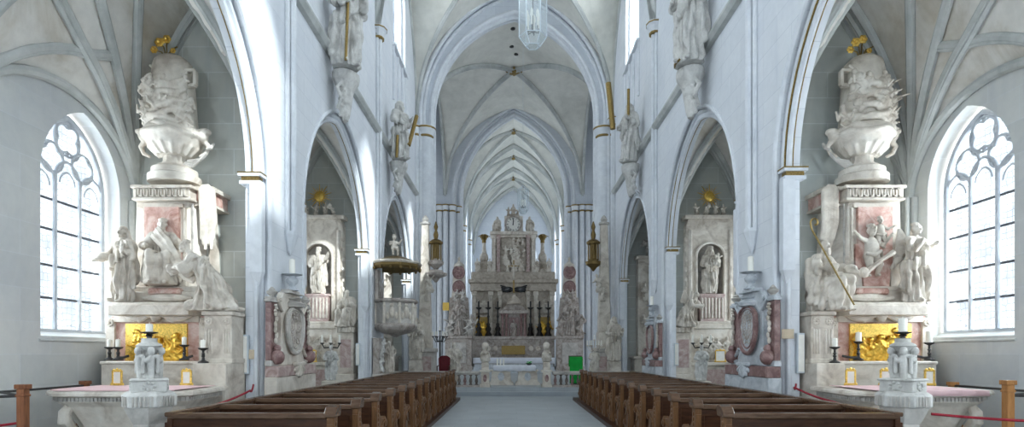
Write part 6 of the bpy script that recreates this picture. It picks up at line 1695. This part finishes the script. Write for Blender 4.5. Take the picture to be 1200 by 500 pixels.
    m = MB(); m.tube([(cx, d + .31, cz - .06), (cx, d + .31, cz + .40)], .02, 4); m.tube([(cx - .03, d + .312, cz - .05), (cx + .02, d + .312, cz + .27)], .028, 4); m.build('clock_hands', M['iron'], co_)
    g = cluster_mesh([(cx - .32, d + .6, z(251), .62), (cx, d + .6, z(251), .8), (cx + .3, d + .6, z(251), .6)], .04, 133); me = sculpt(g, .04, 1); me.transform(Matrix.Translation(-off)); link('crowning_figures', me, M['altar'], t, True, 180)
    # side pedestals with urns and gilt palm capitals
    for px in (566.5, 636.5):
        m = MB(); B(m, px - 10, px + 10, 314, 320, .3, 1.5); B(m, px - 6, px + 6, 304, 314, .5, 1.3, top=.7); so = m.build('side_pedestal', M['altar'], t, bevel=.03)
        m = MB(); c = (x(px), d + .8, 0); m.lathe([(.16, z(305)), (.30, z(302)), (.28, z(297)), (.14, z(293)), (.16, z(292)), (.13, z(290)), (.11, z(281))], c, 14); m.build('urn', M['alab_w'], so, True)
        m = MB(); m.lathe([(.14, z(282)), (.14, z(274)), (.20, z(272))], c, 10)
        for q in range(8):
            a = PI / 4 * q; m.tube([(c[0] + .12 * math.cos(a), c[1] + .12 * math.sin(a), z(278)), (c[0] + .25 * math.cos(a), c[1] + .25 * math.sin(a), z(273)), (c[0] + .40 * math.cos(a), c[1] + .40 * math.sin(a), z(274.5))], [.05, .05, .03], 6)
        # gilt shafts stand higher in the picture: rows 290-303
        for i in range(len(m.v)): m.v[i] = (m.v[i][0], m.v[i][1], m.v[i][2])
        m.build('gilt_palm', M['gold_d'], so, True)
        for e in (-1, 1): fig_part('angel', so, 'alab_w', (x(px) + e * .42, d + .35, z(319.5)), .98, pose='stand', voxel=.02, seed=int(px) + e, hair='short', rz=.4 * e)
    for e, px in ((-1, 582.5), (1, 621)): fig_part('seated_figure', t, 'alab_w', (x(px), d + .7, z(270)), 1.22, pose='sit', voxel=.012, seed=140 + e, hair='long', rz=.5 * e)
    # loose things on the altar
    m = MB(); n = 30; vs, fs = [], []
    zt = z(419) + .012
    for i in range(n + 1):
        xx = x(556.5) + (x(647.5) - x(556.5)) * i / n
        for (yy, zz) in ((d - 1.80, zt - .36 + .01 * math.sin(i)), (d - 1.79, zt + .002), (d - .92, zt + .002)): vs.append((xx, yy, zz))
    for i in range(n):
        for j in range(2): fs.append((i * 3 + j, (i + 1) * 3 + j, (i + 1) * 3 + j + 1, i * 3 + j + 1))
    m.add(vs, fs); o = m.build('altar_cloth', M['cloth'], smooth=True); o.modifiers.new('s', 'SOLIDIFY').thickness = -.01; tag(o, 'long white cloth over the high altar table', 'cloth')
    nm = ('leftmost', 'second from left', 'third from left', 'fourth from left', 'fifth from left', 'rightmost')
    for q, px in enumerate((561.5, 572.5, 583.5, 621.5, 632, 642)):
        c = (x(px), d - .44, 0); zb = z(394) + .003
        ct = thing('altar_candlestick', 'tall black candlestick on the high altar, %s' % nm[q], 'candlestick', (c[0], c[1], zb), 'six tall candlesticks of the high altar')
        m = MB(); m.lathe([(.28, zb), (.26, zb + .1), (.14, zb + .3), (.22, zb + .5), (.10, zb + .7)], c, 3, rz=.5); m.build('foot', M['iron'], ct, True)
        m = MB(); m.lathe([(.09, zb + .6), (.12, zb + .8), (.05, zb + .9), (.055, zb + 1.2), (.09, zb + 1.3), (.05, zb + 1.4), (.05, zb + 1.75), (.20, zb + 1.85), (.20, zb + 1.9), (.05, zb + 1.92)], c, 10); m.build('stem', M['iron'], ct, True)
        m = MB(); m.lathe([(.055, zb + 1.9), (.055, zb + 2.3), (.005, zb + 2.32)], c, 8); m.build('candle', M['iron'], ct, True)
    cxp = x(602); ct = thing('crucifix', 'slender gilt crucifix standing on the tabernacle dome', 'crucifix', (cxp, d - .44, z(344)))
    m = MB(); m.box(cxp - .045, cxp + .045, d - .49, d - .40, z(344) + .004, z(306)); m.box(cxp - .36, cxp + .36, d - .49, d - .40, z(313.5), z(312)); m.build('cross', M['gold_d'], ct)
    g = MB(); zc = z(313)
    g.cap((cxp, d - .54, zc - .45), (cxp, d - .54, zc - .1), .07, .09, 8); g.ball((cxp, d - .56, zc + .06), .06, 8, 6)
    for e in (-1, 1): g.cap((cxp + e * .06, d - .54, zc - .08), (cxp + e * .30, d - .51, zc + .02), .035, .025, 7); g.cap((cxp + e * .04, d - .54, zc - .45), (cxp + e * .015, d - .53, zc - .9), .05, .03, 7)
    me = sculpt(g, .018, 1); me.transform(Matrix.Translation(-Vector(ct.location))); link('corpus', me, M['statue'], ct, True, 180)
high_altar()

# ---------------------------------------------------------------- hanging lanterns
def lantern(px, d, zb, r, h, ztop, label):
    x = wx(px, d)
    t = thing('hanging_lantern', label, 'lantern', (x, d, zb))
    def ring(rr, z): return [(x + rr * math.cos(PI / 3 * i + PI / 6 * 0), d + rr * math.sin(PI / 3 * i), z) for i in range(6)]
    m = MB(); R0, R1, R2 = ring(r * .52, zb), ring(r, zb + h * .16), ring(r, zb + h)
    for i in range(6):
        j = (i + 1) % 6
        m.tube([R0[i], R1[i], R2[i]], .011, 6); m.tube([R0[i], R0[j]], .011, 6); m.tube([R1[i], R1[j]], .011, 6); m.tube([R2[i], R2[j]], .014, 6)
        m.tube([R2[i], (x, d, zb + h * 1.18)], .010, 6)
    m.build('frame', M['speaker'], t, True)
    g = MB()
    for i in range(6):
        j = (i + 1) % 6; g.add([R0[i], R0[j], R1[j], R1[i]], [(0, 1, 2, 3)]); g.add([R1[i], R1[j], R2[j], R2[i]], [(0, 1, 2, 3)])
    g.add(R0, [tuple(range(6))]); g.build('glass', M['lampglass'], t)
    m = MB(); m.tube([(x, d, zb + h * .22), (x, d, zb + h * 1.18)], .012, 6)
    for i in range(6):
        a = PI / 3 * i + .3
        m.tube([(x, d, zb + h * .25), (x + r * .45 * math.cos(a), d + r * .45 * math.sin(a), zb + h * .24), (x + r * .45 * math.cos(a), d + r * .45 * math.sin(a), zb + h * .32)], .010, 6)
    fo = m.build('fitting', M['iron'], t, True)
    for i in range(6):
        a = PI / 3 * i + .3; c = MB(); c.lathe([(.02, zb + h * .32), (.02, zb + h * .45), (.035, zb + h * .48), (.03, zb + h * .56), (.004, zb + h * .6)], (x + r * .45 * math.cos(a), d + r * .45 * math.sin(a), 0), 8); c.build('bulb', M['candle'], fo, True)
    m = MB(); m.tube([(x, d, zb + h * 1.18), (x, d, ztop)], .006, 6); m.build('cord', M['speaker'], t)
lantern(624.5, 12.2, wz(54.5, 12.2), .29, 1.25, 18.3, 'large six-sided glass lantern hanging nearest the camera')
lantern(613, 30.4, wz(250, 30.4), .29, 1.25, 17.7, 'small six-sided glass lantern hanging far off before the clock')
# ---------------------------------------------------------------- daylight, added fill, sun, camera
sc = bpy.context.scene
wd = bpy.data.worlds.new('sky'); sc.world = wd; wd.use_nodes = True
bg = wd.node_tree.nodes['Background']; bg.inputs[0].default_value = (1.0, 1.0, 1.0, 1); bg.inputs[1].default_value = 1.8
def area(name, loc, direction, sx, sy, power, col=(1.0, .975, .93)):
    l = bpy.data.lights.new(name, 'AREA'); l.shape = 'RECTANGLE'; l.size = sx; l.size_y = sy; l.energy = power; l.color = col
    o = bpy.data.objects.new(name, l); C.objects.link(o); o.location = loc
    o.rotation_euler = Vector(direction).to_track_quat('-Z', 'Y').to_euler()
    return o
for s in (-1, 1):
    for k in range(-2, 2):
        c = YC[s] + k * BAY
        area('daylight_clerestory', (s * (NX + .9), c, 15.3), (-s, 0, -.35), 2.6, 4.2, 310 if s < 0 else 520)
    for k in (-2, -1, 0):
        for e in (-1, 1):
            c = YC[s] + k * BAY + e * (BAY / 4 + .55)
            area('daylight_aisle', (s * (AX + 1.0), c, 3.8), (-s, 0, .18), 1.8, 3.6, (380 if s < 0 else 480) * (.3 if k == 0 else 1), (1.0, .97, .91))
    for i in range(3): area('daylight_choir', (s * (CH + 1), (CB[i] + CB[i + 1]) / 2, 11), (-s, 0, -.2), 2.4, 7, 300 if s < 0 else 200)
    area('daylight_transept', (s * 9.9, 33.5, 7.5), (-s, 0, .35), 5, 11, 170)
area('west_fill', (0, YW - .8, 11), (0, 1, -.12), 6.4, 10, 1300)  # added frontal fill lamp behind the camera, set at the west window
# unseen blocks, added to keep the low sun off the aisle and transept windows
cw = MB(); cw.box(20, 26, -45, 9, 0, 19); cw.box(13, 14, 24.6, 33, 0, 20); struct('wall_convent', cw, M['nave_l'])
for s in (-1, 1): area('west_aisle_fill', (s * 6.4, YW - .8, 3.6), (0, 1, 0), 1.7, 3.2, 1100)  # added fill lamps that brighten the aisle altars from the front
sn = bpy.data.lights.new('sun', 'SUN'); sn.energy = 13; sn.angle = .03; sn.color = (1.0, .95, .86)
so = bpy.data.objects.new('sun', sn); C.objects.link(so); so.rotation_euler = Vector((-9.3, 10.3, -9.0)).to_track_quat('-Z', 'Y').to_euler()
cam = bpy.data.cameras.new('camera'); co = bpy.data.objects.new('camera', cam); C.objects.link(co)
co.location = (CX, 0, CZ); co.rotation_euler = (PI / 2, 0, 0)
cam.sensor_width = 36; cam.lens = F / 1200 * 36; cam.shift_y = (VY - 250) / 1200; cam.clip_start = .05; cam.clip_end = 300
sc.camera = co
sc.view_settings.view_transform = 'Standard'; sc.view_settings.look = 'None'; sc.view_settings.gamma = 1; sc.view_settings.use_curve_mapping = False
sc.view_settings.exposure = 0.3
sc.cycles.use_denoising = True
sc.cycles.max_bounces = 8; sc.cycles.diffuse_bounces = 5; sc.cycles.transparent_max_bounces = 12
sc.cycles.sample_clamp_indirect = 6
